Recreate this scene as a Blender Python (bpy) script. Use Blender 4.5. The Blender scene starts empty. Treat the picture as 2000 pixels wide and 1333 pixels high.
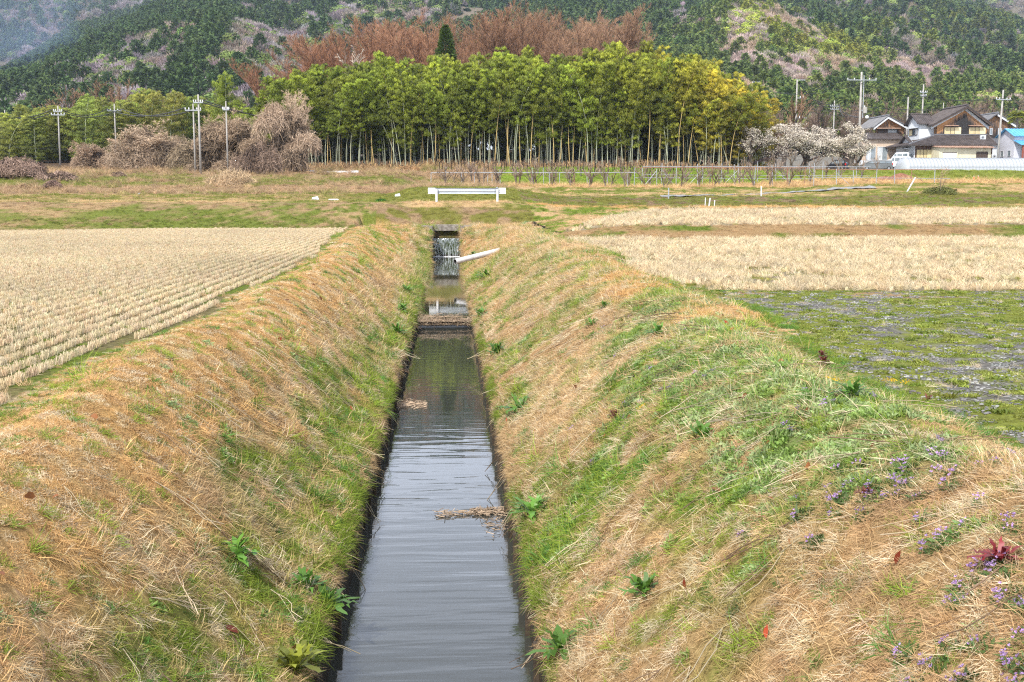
import bpy, math, random
import numpy as np
R = math.radians
random.seed(7)
RNG = np.random.default_rng(11)
S = bpy.context.scene
C = S.collection
# ------------------------------------------------------------------ camera, sky, sun, exposure
F_PX, EYE, PITCH, YAW = 2200.0, 3.6, math.atan(0.128), math.atan(0.0555)
cd = bpy.data.cameras.new('camera'); cam = bpy.data.objects.new('camera', cd); C.objects.link(cam)
cd.sensor_width = 36; cd.lens = 36 * F_PX / 2000; cd.clip_start = .1; cd.clip_end = 9000
cam.location = (0, 0, EYE); cam.rotation_euler = (math.pi/2 - PITCH, 0, -YAW)
S.camera = cam
w = bpy.data.worlds.new('World'); S.world = w; w.use_nodes = True
wn, wl = w.node_tree.nodes, w.node_tree.links
wn.clear()
SUN_EL, SUN_AZ = R(46), R(212)          # azimuth clockwise from +Y: behind the camera, to the left
sky = wn.new('ShaderNodeTexSky'); sky.sky_type = 'NISHITA'; sky.sun_disc = False
sky.sun_elevation = SUN_EL; sky.sun_rotation = SUN_AZ; sky.air_density = 1.2; sky.dust_density = 2.0
tc = wn.new('ShaderNodeTexCoord'); mp = wn.new('ShaderNodeMapping'); mp.inputs['Scale'].default_value = (1.2, 1.2, 3.4)
nz = wn.new('ShaderNodeTexNoise'); nz.inputs['Scale'].default_value = 1.6; nz.inputs['Detail'].default_value = 7; nz.inputs['Roughness'].default_value = .55
cr = wn.new('ShaderNodeValToRGB'); cr.color_ramp.elements[0].position = .30; cr.color_ramp.elements[1].position = .58
cr.color_ramp.elements[0].color = (.45, .45, .45, 1); cr.color_ramp.elements[1].color = (.95, .95, .95, 1)
mx = wn.new('ShaderNodeMix'); mx.data_type = 'RGBA'; mx.inputs[7].default_value = (10.2, 11.0, 12.9, 1)
bg = wn.new('ShaderNodeBackground'); bg.inputs[1].default_value = .1; wo = wn.new('ShaderNodeOutputWorld')
wl.new(tc.outputs['Generated'], mp.inputs[0]); wl.new(mp.outputs[0], nz.inputs['Vector']); wl.new(nz.outputs['Fac'], cr.inputs[0])
wl.new(cr.outputs[0], mx.inputs[0]); wl.new(sky.outputs[0], mx.inputs[6]); 
sp = wn.new('ShaderNodeSeparateXYZ'); wl.new(tc.outputs['Generated'], sp.inputs[0])   # cloud deck brighter towards the horizon
mr = wn.new('ShaderNodeMapRange'); mr.inputs[1].default_value = .10; mr.inputs[2].default_value = .50; mr.inputs[3].default_value = 1.65; mr.inputs[4].default_value = .72; wl.new(sp.outputs[2], mr.inputs[0])
vm = wn.new('ShaderNodeVectorMath'); vm.operation = 'SCALE'; wl.new(mx.outputs[2], vm.inputs[0]); wl.new(mr.outputs[0], vm.inputs['Scale']); wl.new(vm.outputs[0], bg.inputs[0]); wl.new(bg.outputs[0], wo.inputs[0])
sl = bpy.data.lights.new('sun', 'SUN'); sl.energy = 3.7; sl.angle = R(2); sl.color = (1, .95, .87)
so = bpy.data.objects.new('sun', sl); C.objects.link(so)
so.rotation_euler = (math.pi/2 - SUN_EL, 0, math.pi - SUN_AZ)
so.location = (-30, -30, 60)
S.view_settings.view_transform = 'Standard'; S.view_settings.look = 'None'
S.view_settings.exposure = 0.65; S.view_settings.gamma = 1
S.cycles.max_bounces = 6; S.cycles.transparent_max_bounces = 8
S.cycles.diffuse_bounces = 3; S.cycles.volume_bounces = 0; S.cycles.use_denoising = False; S.cycles.filter_width = 1.2

# ------------------------------------------------------------------ pixel -> world
_f = np.array([math.sin(YAW)*math.cos(PITCH), math.cos(YAW)*math.cos(PITCH), -math.sin(PITCH)])
_r = np.array([math.cos(YAW), -math.sin(YAW), 0.0]); _u = np.cross(_r, _f)
def ray(u, v):
    return _f + _r*(u-1000)/F_PX + _u*(666.5-v)/F_PX
def at(u, v, Y):
    d = ray(u, v); t = Y/d[1]
    return np.array([d[0]*t, Y, EYE + d[2]*t])
def proj(x, y, z):
    p = np.stack([x, y, z-EYE], -1); k = p@_f
    return 1000+F_PX*(p@_r)/k, 666.5-F_PX*(p@_u)/k
# ------------------------------------------------------------------ noise
_T = np.random.default_rng(3).random((256, 256))
def vn(x, y):
    xi = np.floor(x).astype(int); yi = np.floor(y).astype(int); fx = x-xi; fy = y-yi
    fx = fx*fx*(3-2*fx); fy = fy*fy*(3-2*fy)
    a = _T[xi & 255, yi & 255]; b = _T[(xi+1) & 255, yi & 255]; c = _T[xi & 255, (yi+1) & 255]; d = _T[(xi+1) & 255, (yi+1) & 255]
    return (a*(1-fx)+b*fx)*(1-fy)+(c*(1-fx)+d*fx)*fy
def fbm(x, y, s=1.0, o=4, off=0.0):
    x = np.asarray(x, float)/s+off*17.3; y = np.asarray(y, float)/s+off*9.1; r = 0; a = .5; t = 0
    for i in range(o):
        r = r+a*vn(x+31*i, y+57*i); t += a; a *= .5; x = x*2.03; y = y*2.03
    return r/t
def ss(a, b, x):
    t = np.clip((np.asarray(x, float)-a)/(b-a), 0, 1); return t*t*(3-2*t)
# ------------------------------------------------------------------ mesh building
def mesh(name, V, F, tint=None, mats=(), smooth=False, cols=None):
    me = bpy.data.meshes.new(name)
    V = np.asarray(V, np.float32).reshape(-1, 3); F = np.asarray(F, np.int32); n, k = F.shape
    me.vertices.add(len(V)); me.vertices.foreach_set('co', V.ravel())
    me.loops.add(n*k); me.loops.foreach_set('vertex_index', F.ravel())
    me.polygons.add(n); me.polygons.foreach_set('loop_start', np.arange(0, n*k, k, dtype=np.int32))
    me.polygons.foreach_set('loop_total', np.full(n, k, np.int32))
    if smooth: me.polygons.foreach_set('use_smooth', np.ones(n, bool))
    if tint is not None:
        a = me.attributes.new('tint', 'FLOAT', 'POINT'); a.data.foreach_set('value', np.asarray(tint, np.float32).ravel())
    if cols is not None:
        for nm, c in cols.items():
            a = me.attributes.new(nm, 'FLOAT_COLOR', 'POINT'); c4 = np.ones((len(V), 4), np.float32); c4[:, :3] = c
            a.data.foreach_set('color', c4.ravel())
    for m in (mats if isinstance(mats, (list, tuple)) else [mats]): me.materials.append(m)
    me.update(calc_edges=True)
    return me
def ob(name, me, parent=None, link=True):
    o = bpy.data.objects.new(name, me)
    if link: C.objects.link(o)
    if parent is not None: o.parent = parent
    return o
def tag(o, label=None, cat=None, group=None, kind=None):
    if label: o['label'] = label
    if cat: o['category'] = cat
    if group: o['group'] = group
    if kind: o['kind'] = kind
    return o
def thing(name, label, cat, loc=(0, 0, 0), rz=0, group=None):
    o = ob(name, None); o.location = loc; o.rotation_euler = (0, 0, rz); return tag(o, label, cat, group)
def dup(root, loc, rz=0, sc=1, label=None, group=None, color=None):
    r = root.copy(); C.objects.link(r); r.location = loc; r.rotation_euler = (0, 0, rz)
    r.scale = (sc, sc, sc) if not hasattr(sc, '__len__') else sc
    if label: r['label'] = label
    if group: r['group'] = group
    if color is not None: r.color = color
    for ch in list(root.children):
        c = ch.copy(); C.objects.link(c); c.parent = r
        if color is not None: c.color = color
        for g in list(ch.children):
            d = g.copy(); C.objects.link(d); d.parent = c
            if color is not None: d.color = color
    return r
class MB:
    """collects polygons, builds one mesh"""
    def __init__(s): s.v = []; s.f = []
    def add(s, vs, fs):
        b = len(s.v); s.v += [tuple(map(float, p)) for p in vs]; s.f += [tuple(b+i for i in f) for f in fs]; return s
    def box(s, x0, x1, y0, y1, z0, z1):
        return s.add([(x0,y0,z0),(x1,y0,z0),(x1,y1,z0),(x0,y1,z0),(x0,y0,z1),(x1,y0,z1),(x1,y1,z1),(x0,y1,z1)],
                     [(0,3,2,1),(4,5,6,7),(0,1,5,4),(1,2,6,5),(2,3,7,6),(3,0,4,7)])
    def hexa(s, p):      # eight corners, bottom four then top four
        return s.add(p, [(0,3,2,1),(4,5,6,7),(0,1,5,4),(1,2,6,5),(2,3,7,6),(3,0,4,7)])
    def slab(s, a, b, c, d, t):     # quad a b c d thickened downwards by t
        lo = [(p[0], p[1], p[2]-t) for p in (a, b, c, d)]; return s.hexa(lo+[a, b, c, d])
    def prism(s, poly, y0, y1):     # polygon in xz extruded along y
        n = len(poly); vs = [(x, y0, z) for x, z in poly]+[(x, y1, z) for x, z in poly]
        return s.add(vs, [tuple(range(n)), tuple(range(2*n-1, n-1, -1))]+[(i, (i+1) % n+0, (i+1) % n+n, i+n)[::-1] for i in range(n)])
    def prismx(s, poly, x0, x1):    # polygon in yz extruded along x
        n = len(poly); vs = [(x0, y, z) for y, z in poly]+[(x1, y, z) for y, z in poly]
        return s.add(vs, [tuple(range(n)), tuple(range(2*n-1, n-1, -1))]+[(i, (i+1) % n, (i+1) % n+n, i+n)[::-1] for i in range(n)])
    def tube(s, pts, r, m=8, caps=True):
        pts = np.asarray(pts, float); n = len(pts); rr = np.broadcast_to(np.asarray(r, float), (n,))
        V, F = tubes(pts[None], rr[None], m); b = len(s.v); s.v += [tuple(p) for p in V.tolist()]; s.f += [tuple(b+i for i in f) for f in F.tolist()]
        if caps: s.f += [tuple(b+i for i in range(m))[::-1], tuple(b+(n-1)*m+i for i in range(m))]
        return s
    def build(s, name, mat, parent=None, bevel=0, smooth=False, link=True):
        me = bpy.data.meshes.new(name); me.from_pydata(s.v, [], s.f)
        if mat: me.materials.append(mat)
        if smooth: me.polygons.foreach_set('use_smooth', np.ones(len(me.polygons), bool))
        me.update(); o = ob(name, me, parent, link)
        if bevel:
            b = o.modifiers.new('bevel', 'BEVEL'); b.width = bevel; b.segments = 2; b.limit_method = 'ANGLE'
        return o
def norm(a): return a/np.maximum(np.linalg.norm(a, axis=-1, keepdims=True), 1e-9)
def tubes(P, Rr, m=3):
    """P (N,K,3) centre lines, Rr (N,K) radii"""
    P = np.asarray(P, float); N, K, _ = P.shape
    T = norm(np.gradient(P, axis=1)); ref = np.where(np.abs(T[..., 2:3]) > .9, [1., 0, 0], [0, 0, 1.])
    A = norm(np.cross(T, ref)); B = np.cross(T, A)
    an = np.arange(m)*2*np.pi/m
    V = P[:, :, None]+Rr[:, :, None, None]*(A[:, :, None]*np.cos(an)[:, None]+B[:, :, None]*np.sin(an)[:, None])
    i = (np.arange(N)*K*m)[:, None, None]+(np.arange(K-1)*m)[None, :, None]; j = np.arange(m)[None, None]; j2 = (j+1) % m
    F = np.stack([i+j, i+j2, i+m+j2, i+m+j], -1).reshape(-1, 4)
    return V.reshape(-1, 3), F
def ribbons(P, W, side):
    """P (N,K,3), W (N,K) full widths, side (N,3) or (N,K,3)"""
    N, K, _ = P.shape
    if side.ndim == 2: side = side[:, None]
    s = norm(side)*W[..., None]*.5
    V = np.stack([P-s, P+s], 2)
    i = (np.arange(N)*K*2)[:, None]+np.arange(K-1)[None]*2
    F = np.stack([i, i+1, i+3, i+2], -1).reshape(-1, 4)
    return V.reshape(-1, 3), F
def join(parts):
    V = []; F = []; T = []; b = 0
    for v, f, t in parts:
        V.append(v); F.append(f+b); T.append(np.broadcast_to(t, (len(v),))); b += len(v)
    return np.concatenate(V), np.concatenate(F), np.concatenate(T)
def rdir(g, n):
    a = g.normal(size=(n, 3)); return norm(a)
# ------------------------------------------------------------------ materials
def newmat(name):
    m = bpy.data.materials.new(name); m.use_nodes = True; nt = m.node_tree; nt.nodes.clear()
    out = nt.nodes.new('ShaderNodeOutputMaterial'); return m, nt, out
def N(nt, t, **kw):
    n = nt.nodes.new(t)
    for k, v in kw.items():
        if k in n.inputs: n.inputs[k].default_value = v
        else: setattr(n, k, v)
    return n
def mulcol(nt, a, b, fac=1.0, mode='MULTIPLY'):
    m = N(nt, 'ShaderNodeMix', data_type='RGBA', blend_type=mode); m.inputs[0].default_value = fac
    for i, x in ((6, a), (7, b)):
        if isinstance(x, tuple): m.inputs[i].default_value = x if len(x) == 4 else x+(1,)
        else: nt.links.new(x, m.inputs[i])
    return m.outputs[2]
def leafmat(name, source, col=(1, 1, 1), trans=.3, rough=.6, spec=.3):
    """source: INSTANCER (attribute col on instances), OBJECT (object colour) or FIXED; times the mesh attribute tint"""
    m, nt, out = newmat(name); L = nt.links
    t = N(nt, 'ShaderNodeAttribute', attribute_name='tint', attribute_type='GEOMETRY')
    cmb = N(nt, 'ShaderNodeCombineColor')
    for i in range(3): L.new(t.outputs['Fac'], cmb.inputs[i])
    if source == 'INSTANCER':
        a = N(nt, 'ShaderNodeAttribute', attribute_name='col', attribute_type='INSTANCER'); c = mulcol(nt, a.outputs['Color'], cmb.outputs[0])
    elif source == 'OBJECT':
        a = N(nt, 'ShaderNodeObjectInfo'); c = mulcol(nt, a.outputs['Color'], cmb.outputs[0])
    else: c = mulcol(nt, col, cmb.outputs[0])
    p = N(nt, 'ShaderNodeBsdfPrincipled', Roughness=rough); p.inputs['Specular IOR Level'].default_value = spec
    L.new(c, p.inputs['Base Color'])
    if trans > 0:
        tr = N(nt, 'ShaderNodeBsdfTranslucent'); L.new(c, tr.inputs['Color']); mxs = N(nt, 'ShaderNodeMixShader'); mxs.inputs[0].default_value = trans
        L.new(p.outputs[0], mxs.inputs[1]); L.new(tr.outputs[0], mxs.inputs[2]); L.new(mxs.outputs[0], out.inputs[0])
    else: L.new(p.outputs[0], out.inputs[0])
    return m
def surf(name, c1, c2=None, scale=5.0, rough=.8, bump=.2, stretch=(1, 1, 1), metal=0, detail=6, lo=.35, hi=.65, bumpscale=None, spec=.3, bdist=.02):
    """plain surface: two colours mixed by noise in object space, with bump"""
    m, nt, out = newmat(name); L = nt.links
    tcn = N(nt, 'ShaderNodeTexCoord'); mpn = N(nt, 'ShaderNodeMapping'); mpn.inputs['Scale'].default_value = stretch
    L.new(tcn.outputs['Object'], mpn.inputs[0])
    n = N(nt, 'ShaderNodeTexNoise', Scale=scale, Detail=detail, Roughness=.6); L.new(mpn.outputs[0], n.inputs['Vector'])
    rp = N(nt, 'ShaderNodeValToRGB'); e = rp.color_ramp.elements; e[0].position = lo; e[1].position = hi
    e[0].color = tuple(c1)+(1,); e[1].color = tuple(c2 or c1)+(1,); L.new(n.outputs['Fac'], rp.inputs[0])
    p = N(nt, 'ShaderNodeBsdfPrincipled', Roughness=rough, Metallic=metal); p.inputs['Specular IOR Level'].default_value = spec
    L.new(rp.outputs[0], p.inputs['Base Color'])
    if bump:
        n2 = N(nt, 'ShaderNodeTexNoise', Scale=bumpscale or scale*4, Detail=5); L.new(mpn.outputs[0], n2.inputs['Vector'])
        b = N(nt, 'ShaderNodeBump', Strength=bump, Distance=bdist); L.new(n2.outputs['Fac'], b.inputs['Height']); L.new(b.outputs[0], p.inputs['Normal'])
    L.new(p.outputs[0], out.inputs[0]); return m
# ------------------------------------------------------------------ scattering ground cover as geometry-node instances
def gn_scatter(name, pts, eul, scl, idx, col, coll, label, cat):
    n = len(pts); me = bpy.data.meshes.new(name); me.vertices.add(n); me.vertices.foreach_set('co', np.asarray(pts, np.float32).ravel())
    for nm, ty, key, val in (('rot', 'FLOAT_VECTOR', 'vector', eul), ('scl', 'FLOAT_VECTOR', 'vector', scl)):
        a = me.attributes.new(nm, ty, 'POINT'); a.data.foreach_set(key, np.asarray(val, np.float32).ravel())
    a = me.attributes.new('idx', 'INT', 'POINT'); a.data.foreach_set('value', np.asarray(idx, np.int32))
    a = me.attributes.new('col', 'FLOAT_COLOR', 'POINT'); c4 = np.ones((n, 4), np.float32); c4[:, :3] = np.clip(col, 0, 1); a.data.foreach_set('color', c4.ravel())
    o = ob(name, me); tag(o, label, cat, None, 'stuff')
    g = bpy.data.node_groups.new(name+'_scatter', 'GeometryNodeTree')
    g.interface.new_socket('Geometry', in_out='INPUT', socket_type='NodeSocketGeometry'); g.interface.new_socket('Geometry', in_out='OUTPUT', socket_type='NodeSocketGeometry')
    gi = g.nodes.new('NodeGroupInput'); go = g.nodes.new('NodeGroupOutput'); ip = g.nodes.new('GeometryNodeInstanceOnPoints')
    ci = g.nodes.new('GeometryNodeCollectionInfo'); ci.inputs['Collection'].default_value = coll; ci.inputs['Separate Children'].default_value = True; ci.inputs['Reset Children'].default_value = True
    def na(nm, ty):
        q = g.nodes.new('GeometryNodeInputNamedAttribute'); q.data_type = ty; q.inputs['Name'].default_value = nm; return q.outputs[0]
    er = g.nodes.new('FunctionNodeEulerToRotation'); g.links.new(na('rot', 'FLOAT_VECTOR'), er.inputs[0])
    g.links.new(gi.outputs[0], ip.inputs['Points']); g.links.new(ci.outputs[0], ip.inputs['Instance']); ip.inputs['Pick Instance'].default_value = True
    g.links.new(na('idx', 'INT'), ip.inputs['Instance Index']); g.links.new(er.outputs[0], ip.inputs['Rotation']); g.links.new(na('scl', 'FLOAT_VECTOR'), ip.inputs['Scale'])
    g.links.new(ip.outputs[0], go.inputs[0])
    md = o.modifiers.new('scatter', 'NODES'); md.node_group = g
    return o
SRC = {}
def source(coll, name, me):
    if coll not in SRC: SRC[coll] = bpy.data.collections.new(coll)
    k = len(SRC[coll].objects); o = bpy.data.objects.new('%03d_%s' % (k, name), me); SRC[coll].objects.link(o); return k
def eulers(yaw, tilt, spin):
    """R = Rz(yaw) Ry(tilt) Rz(spin) -> XYZ euler"""
    cy, sy, ct, st, cs, sn = np.cos(yaw), np.sin(yaw), np.cos(tilt), np.sin(tilt), np.cos(spin), np.sin(spin)
    r00 = cy*ct*cs-sy*sn; r10 = sy*ct*cs+cy*sn; r20 = -st*cs; r21 = st*sn; r22 = ct
    return np.stack([np.arctan2(r21, r22), -np.arcsin(np.clip(r20, -1, 1)), np.arctan2(r10, r00)], -1)
# ------------------------------------------------------------------ the lie of the land
CX, HW = -.15, .84            # channel centre line and half width
DAM, WEIR, HEAD = 31.2, 64.8, 66.6
def tb(y, pts): a = np.array(pts); return np.interp(y, a[:, 0], a[:, 1])
def banks(x, y):
    d = x-CX; und = fbm(y*0+3.3, y, 4.5, 2, 2)-.5; und2 = fbm(y*0+8.3, y, 3.7, 2, 5)-.5
    dl = np.maximum(-d-.8, 0)/(1+.22*und+.58*ss(26, 62, y)); dr = np.maximum(d-.8, 0)/(.80+.2*ss(10, 18, y)+.22*und2)
    return dl, dr, und, und2
def H(x, y, rough=True):
    x = np.asarray(x, float); y = np.asarray(y, float); x, y = np.broadcast_arrays(x, y)
    far = [(200, 10.5), (260, 13), (330, 17), (600, 24)]
    zl = tb(y, [(-20,1.8),(64,1.8),(65,2.1),(68.6,3.15),(69.5,3.28),(76,3.3),(78,3.5),(90,4.0),(110,5.6),(130,6.6),(150,7.5)]+far)
    zc = tb(y, [(-20,1.8),(64,1.85),(66.6,1.95),(68,2.5),(70.2,3.22),(71,3.28),(76,3.3),(77,3.45),(81,4.15),(83,4.25),(108,4.6),(115,5.4),(122,6.2),(133,7.0),(150,7.6)]+far)
    zr = tb(y, [(-20,1.8),(48,1.8),(48.3,1.85),(50,2.32),(71.5,2.72),(72.2,2.95),(73.5,2.97),(74.5,2.8),(77,2.85),(83,3.6),(84,3.68),(88,3.75),(91,3.95),(95,4.3),(108,4.6),(115,5.4),(122,6.2),(133,7.0),(150,7.6),(165,8.2)]+far)
    zf = tb(y, [(-20,1.8),(48,1.8),(48.3,1.85),(50,2.32),(75,2.75),(78,2.95),(82,3.7),(86,3.9),(88,4.0),(91,4.55),(95,4.6),(110,5.15),(114,5.3),(118,6.2),(132,6.4),(150,6.9),(160,8.0),(170,8.3)]+far)
    skew = (x-10)*.05
    zr = np.where(x > 3, tb(y-np.clip(skew, 0, 5), [(-20,1.8),(47,1.8),(47.5,1.85),(49.6,2.32),(71.5,2.72),(72.2,2.95),(73.5,2.97),(74.5,2.8),(77,2.85),(83,3.6),(84,3.68),(88,3.75),(91,3.95),(95,4.3),(108,4.6),(115,5.4),(122,6.2),(133,7.0),(150,7.6),(165,8.2)]+far), zr)
    k = ss(24, 36, x); zr = zr*(1-k)+zf*k
    k = ss(2.5, 9, x-.0*y); right = zc*(1-k)+zr*k
    k = ss(2.0, 5, -x); left = zc*(1-k)+zl*k
    z = np.where(x > CX, right, left)
    d = x-CX
    dl, dr, und, und2 = banks(x, y)
    bl = tb(dl, [(0,.30),(.12,.42),(.5,.60),(.9,1.0),(1.3,1.42),(1.7,1.74),(2.05,1.90),(2.3,1.91),(2.5,1.84),(2.65,1.8)])+.20*und*ss(1, 1.6, dl)*ss(2.7, 2.2, dl)
    br = tb(dr, [(0,.30),(.12,.45),(.45,.66),(1.0,1.06),(1.6,1.5),(2.2,1.83),(2.8,2.02),(3.2,2.03),(3.6,1.93),(4.0,1.8)])+.25*und2*ss(1, 1.8, dr)*ss(4.2, 3.2, dr)
    b = np.where(d < 0, bl, br); up = ss(58, 66, y)
    b = b*(1-up)+np.maximum(b, 1.9)*up
    kb = np.where(d > 0, ss(2.0, 3.6, dr)*ss(42, 48, y), 0); b = b*(1-kb)+z*kb
    inb = np.where(d < 0, dl < 2.65, dr < 4.0)
    z = np.where(inb & (y < HEAD), b, z)
    if rough:
        a = .05*ss(.85, 1.1, np.abs(d))+.0
        fld = ((dl > 2.7) & (y < 63)) | ((dr > 4.1) & (y < 47))
        z = z+(fbm(x, y, .7, 3, 1)-.5)*np.where(fld, .03, .16)*ss(.8, 1.3, np.abs(d))*np.where(y > 66, 1+.02*(y-66), 1)
        z = z+(fbm(x, y, 6, 3, 7)-.5)*.5*ss(76, 110, y)
    inch = (np.abs(d) < HW+.001) & (y < HEAD+.01)
    zb = np.where(y < DAM, -.45, np.where(y < WEIR, -.25, .9))
    return np.where(inch, zb, z)
def hit(u, v, t0=2.0, t1=160.0):
    d = ray(u, v); t = np.linspace(t0, t1, 20000); z = EYE+d[2]*t; h = H(d[0]*t, d[1]*t)
    k = np.argmax(z < h); k = k if (z < h).any() else len(t)-1
    return np.array([d[0]*t[k], d[1]*t[k], float(h[k])])
# ------------------------------------------------------------------ what grows where: dry / green weights and colours (real cover, no shading)
ORANGE = np.array([.61, .38, .155]); TAN = np.array([.60, .42, .22]); STRAW = np.array([.66, .55, .37]); GREEN = np.array([.20, .27, .035]); DGREEN = np.array([.065, .14, .028])
OLIVE = np.array([.28, .27, .06]); BROWN = np.array([.30, .20, .13]); SOIL = np.array([.13, .10, .07]); MOSS = np.array([.25, .28, .05]); GRAV = np.array([.26, .25, .24])
PATCH = [ # picture column, row, radius across (m), radius along (m), kind
 (1030,560,.3,.9,'g'),(945,545,.2,.9,'g'),(1020,600,.3,.8,'g'),(960,690,.25,.7,'g'),(1010,800,.25,.6,'g'),(1210,880,.30,.5,'g'),(1150,900,.2,.4,'g'),(1350,1000,.42,.5,'g'),(1450,1090,.35,.4,'g'),(1300,1210,.2,.4,'g'),(1070,1080,.12,.4,'g'),(1120,1130,.15,.3,'g'),(1400,1290,.2,.2,'g'),(1000,520,.3,2,'g'),(1550,920,.3,.3,'g'),(1260,1120,.2,.4,'g'),(1080,500,.2,1.2,'g'),
 (1480,710,.55,.8,'h'),(1600,770,.6,.7,'h'),(1430,760,.4,.7,'h'),(1380,640,.35,.8,'h'),(1300,600,.4,1.0,'h'),(1720,820,.45,.5,'h'),(1640,860,.5,.5,'h'),(1540,860,.4,.5,'h'),(1280,740,.35,.7,'h'),(1250,650,.3,.8,'h'),(1880,860,.4,.3,'h'),(1750,900,.35,.3,'h'),
 (1400,625,.35,.8,'o'),(1480,660,.3,.8,'o'),(1200,545,.6,1.6,'o'),(1280,560,.4,1.2,'o'),(1230,770,.25,.5,'o'),(1600,700,.2,.8,'o'),(1750,800,.15,.5,'o'),(1330,690,.2,.4,'o'),
 (1800,1150,.55,.6,'t'),(1650,1120,.4,.4,'t'),(1750,1300,.8,.5,'t'),(1100,950,.25,.5,'t'),(1080,860,.2,.5,'t'),(1500,1300,.5,.3,'t'),(1200,700,.4,.8,'t'),(1900,1000,.3,.3,'t'),(1250,1000,.15,.3,'t'),(1080,720,.25,.6,'t'),(1120,1220,.2,.3,'t'),
 (640,900,.3,.8,'g'),(720,720,.3,1.4,'g'),(755,620,.3,2,'g'),(600,1000,.25,.5,'g'),(450,1180,.3,.4,'g'),(650,980,.2,.5,'g'),
 (520,1230,.22,.35,'t'),(540,1080,.25,.3,'t'),(690,770,.2,.6,'t'),(720,610,.2,1.2,'t'),(620,1090,.12,.3,'t'),(470,1290,.2,.2,'t'),(700,860,.1,.4,'t')]
_PP = None
def patches(x, y):
    global _PP
    if _PP is None: _PP = [(hit(u, v), a, b, k) for u, v, a, b, k in PATCH]
    o = {k: np.zeros(x.shape) for k in 'ghot'}
    for p, a, b, k in _PP: o[k] = np.maximum(o[k], np.exp(-((x-p[0])/a)**2-((y-p[1])/b)**2))
    return o['g'], o['h'], o['o'], o['t']
def cover(x, y):
    """returns zone id and colour of the ground cover"""
    x = np.asarray(x, float); y = np.asarray(y, float); d = x-CX
    n1 = fbm(x, y, 1.1, 4, 3); n2 = fbm(x, y, .35, 3, 4); n3 = fbm(x, y, 3.5, 3, 8)
    dl, dr, und, und2 = banks(x, y)
    col = np.zeros(x.shape+(3,)); zone = np.zeros(x.shape, int)
    def put(mask, c, z): col[mask] = (np.broadcast_to(c, x.shape+(3,)))[mask]; zone[mask] = z
    mix = lambda a, b, k: a+(b-a)*np.clip(k, 0, 1)[..., None]
    # left bank
    g = ss(1.15-.4*ss(14, 30, y), .70-.35*ss(14, 30, y), dl+(n1-.5)*1.3)*.78; pg, ph, po, pt = patches(x, y)
    g = np.where(n2 > .63, g*.35, g)*(1-.85*pt)
    cL = mix(mix(ORANGE, TAN, ss(.35, .6, n2)*.7+ss(1.8, .8, dl)*.4), GREEN*1.05, g); put((d < 0) & (dl < 2.7) & (y < 66.6), cL, 1)
    # right bank
    g = ss(.50, .60, n1*.6+n3*.25+n2*.15+.06*ss(1.6, .4, dr)-.10*ss(.5, 0, dr)-.14*ss(8.5, 6, y))*.95
    og = ss(2.0, 2.6, dr)*ss(10.5, 14, y)*ss(34, 26, y)*ss(.62, .45, n1)
    g = np.clip(g*(1-.8*pt)+pg*ss(.30, .46, n1)*1.1, 0, 1)
    herb = .35*ss(1.2, 2.0, dr)*ss(15.5, 13, y)*ss(6.2, 8, y)*ss(.40, .52, n1*.6+n3*.4)
    herb = np.clip(herb+ph*ss(.32, .45, n1)*1.2, 0, 1); og = np.clip(og+po, 0, 1)
    gcol = mix(GREEN, np.array([.22, .29, .09]), herb)
    base = mix(mix(TAN, TAN*np.array([.86, .82, .8]), ss(.4, .6, n3)), ORANGE*1.02, np.maximum(og, ss(36, 46, y)*.4))
    cR = mix(base, gcol, np.clip(g*(1-og*.7)+herb*.75, 0, 1)*ss(.70, .55, n2)); put((d >= 0) & (dr < 4.05) & (y < 66.6), cR, 2)
    cover.herb = herb; cover.tan = pt
    # edge strip outside the banks
    e = mix(mix(TAN, STRAW, n2), GREEN, ss(.58, .68, n1)); put((d < 0) & (dl >= 2.7) & (dl < 2.88) & (y < 64.5), e, 3)
    e = mix(GREEN*.95, TAN, ss(.5, .7, n2)); put((d > 0) & (dr >= 4.05) & (dr < 4.3) & (y < 21), e, 3)
    # left stubble field
    gf = ss(.50, .62, n3*.4+n1*.35+n2*.25+.04*ss(9, 26, -x)*ss(50, 20, y))
    rows = (np.abs(((x+4.4)/.3) % 1-.5)*2)
    cF = mix(mix(SOIL*1.6, TAN*.55, n2), GREEN*.75, .30+gf*.7); put((d < 0) & (dl >= 2.88) & (y < 64.3), cF, 4)
    # moss and gravel field
    m = ss(.38, .52, n1*.2+n2*.55+n3*.25+.08*ss(8, 16, x)*0+.05*ss(12, 16, y)*ss(6, 9, x)); cM = mix(GRAV*(.6+.9*n2)[..., None], MOSS, m)
    put((d > 0) & (dr >= 4.3) & (y < 19.8+(n1-.5)*.8), cM, 5)
    cE = mix(mix(TAN*.9, BROWN, n2), MOSS*.9, ss(.42, .55, n1)); put((d > 0) & (dr >= 4.2) & (y >= 19.8+(n1-.5)*.8) & (y < 21.2+(n1-.5)*.5), cE, 3)
    sk = np.clip((x-10)*.05, 0, 5)
    fa = (d > 0) & (dr >= 4.05) & (y >= 21.2+(n1-.5)*.5) & (y-sk < 47.2); put(fa, mix(STRAW*.52, OLIVE*.9, ss(.45, .62, n1)), 6)
    bk = (d > 0) & (dr >= 4.05) & (y-sk >= 47.2) & (y-sk < 50.2); put(bk, mix(TAN*np.array([.74, .70, .68]), GREEN*.8, ss(.50, .6, n1*.6+n3*.4)), 7)
    fb = (x > 5) & (y-sk >= 50.2) & (y-sk < 72.0); k = ss(11, 7, x)*ss(52, 60, y); put(fb, STRAW*.6, 6)
    put(fb & (x < 5+.35*(y-50)), mix(TAN, GREEN, ss(.45, .55, n1)), 7)
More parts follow.
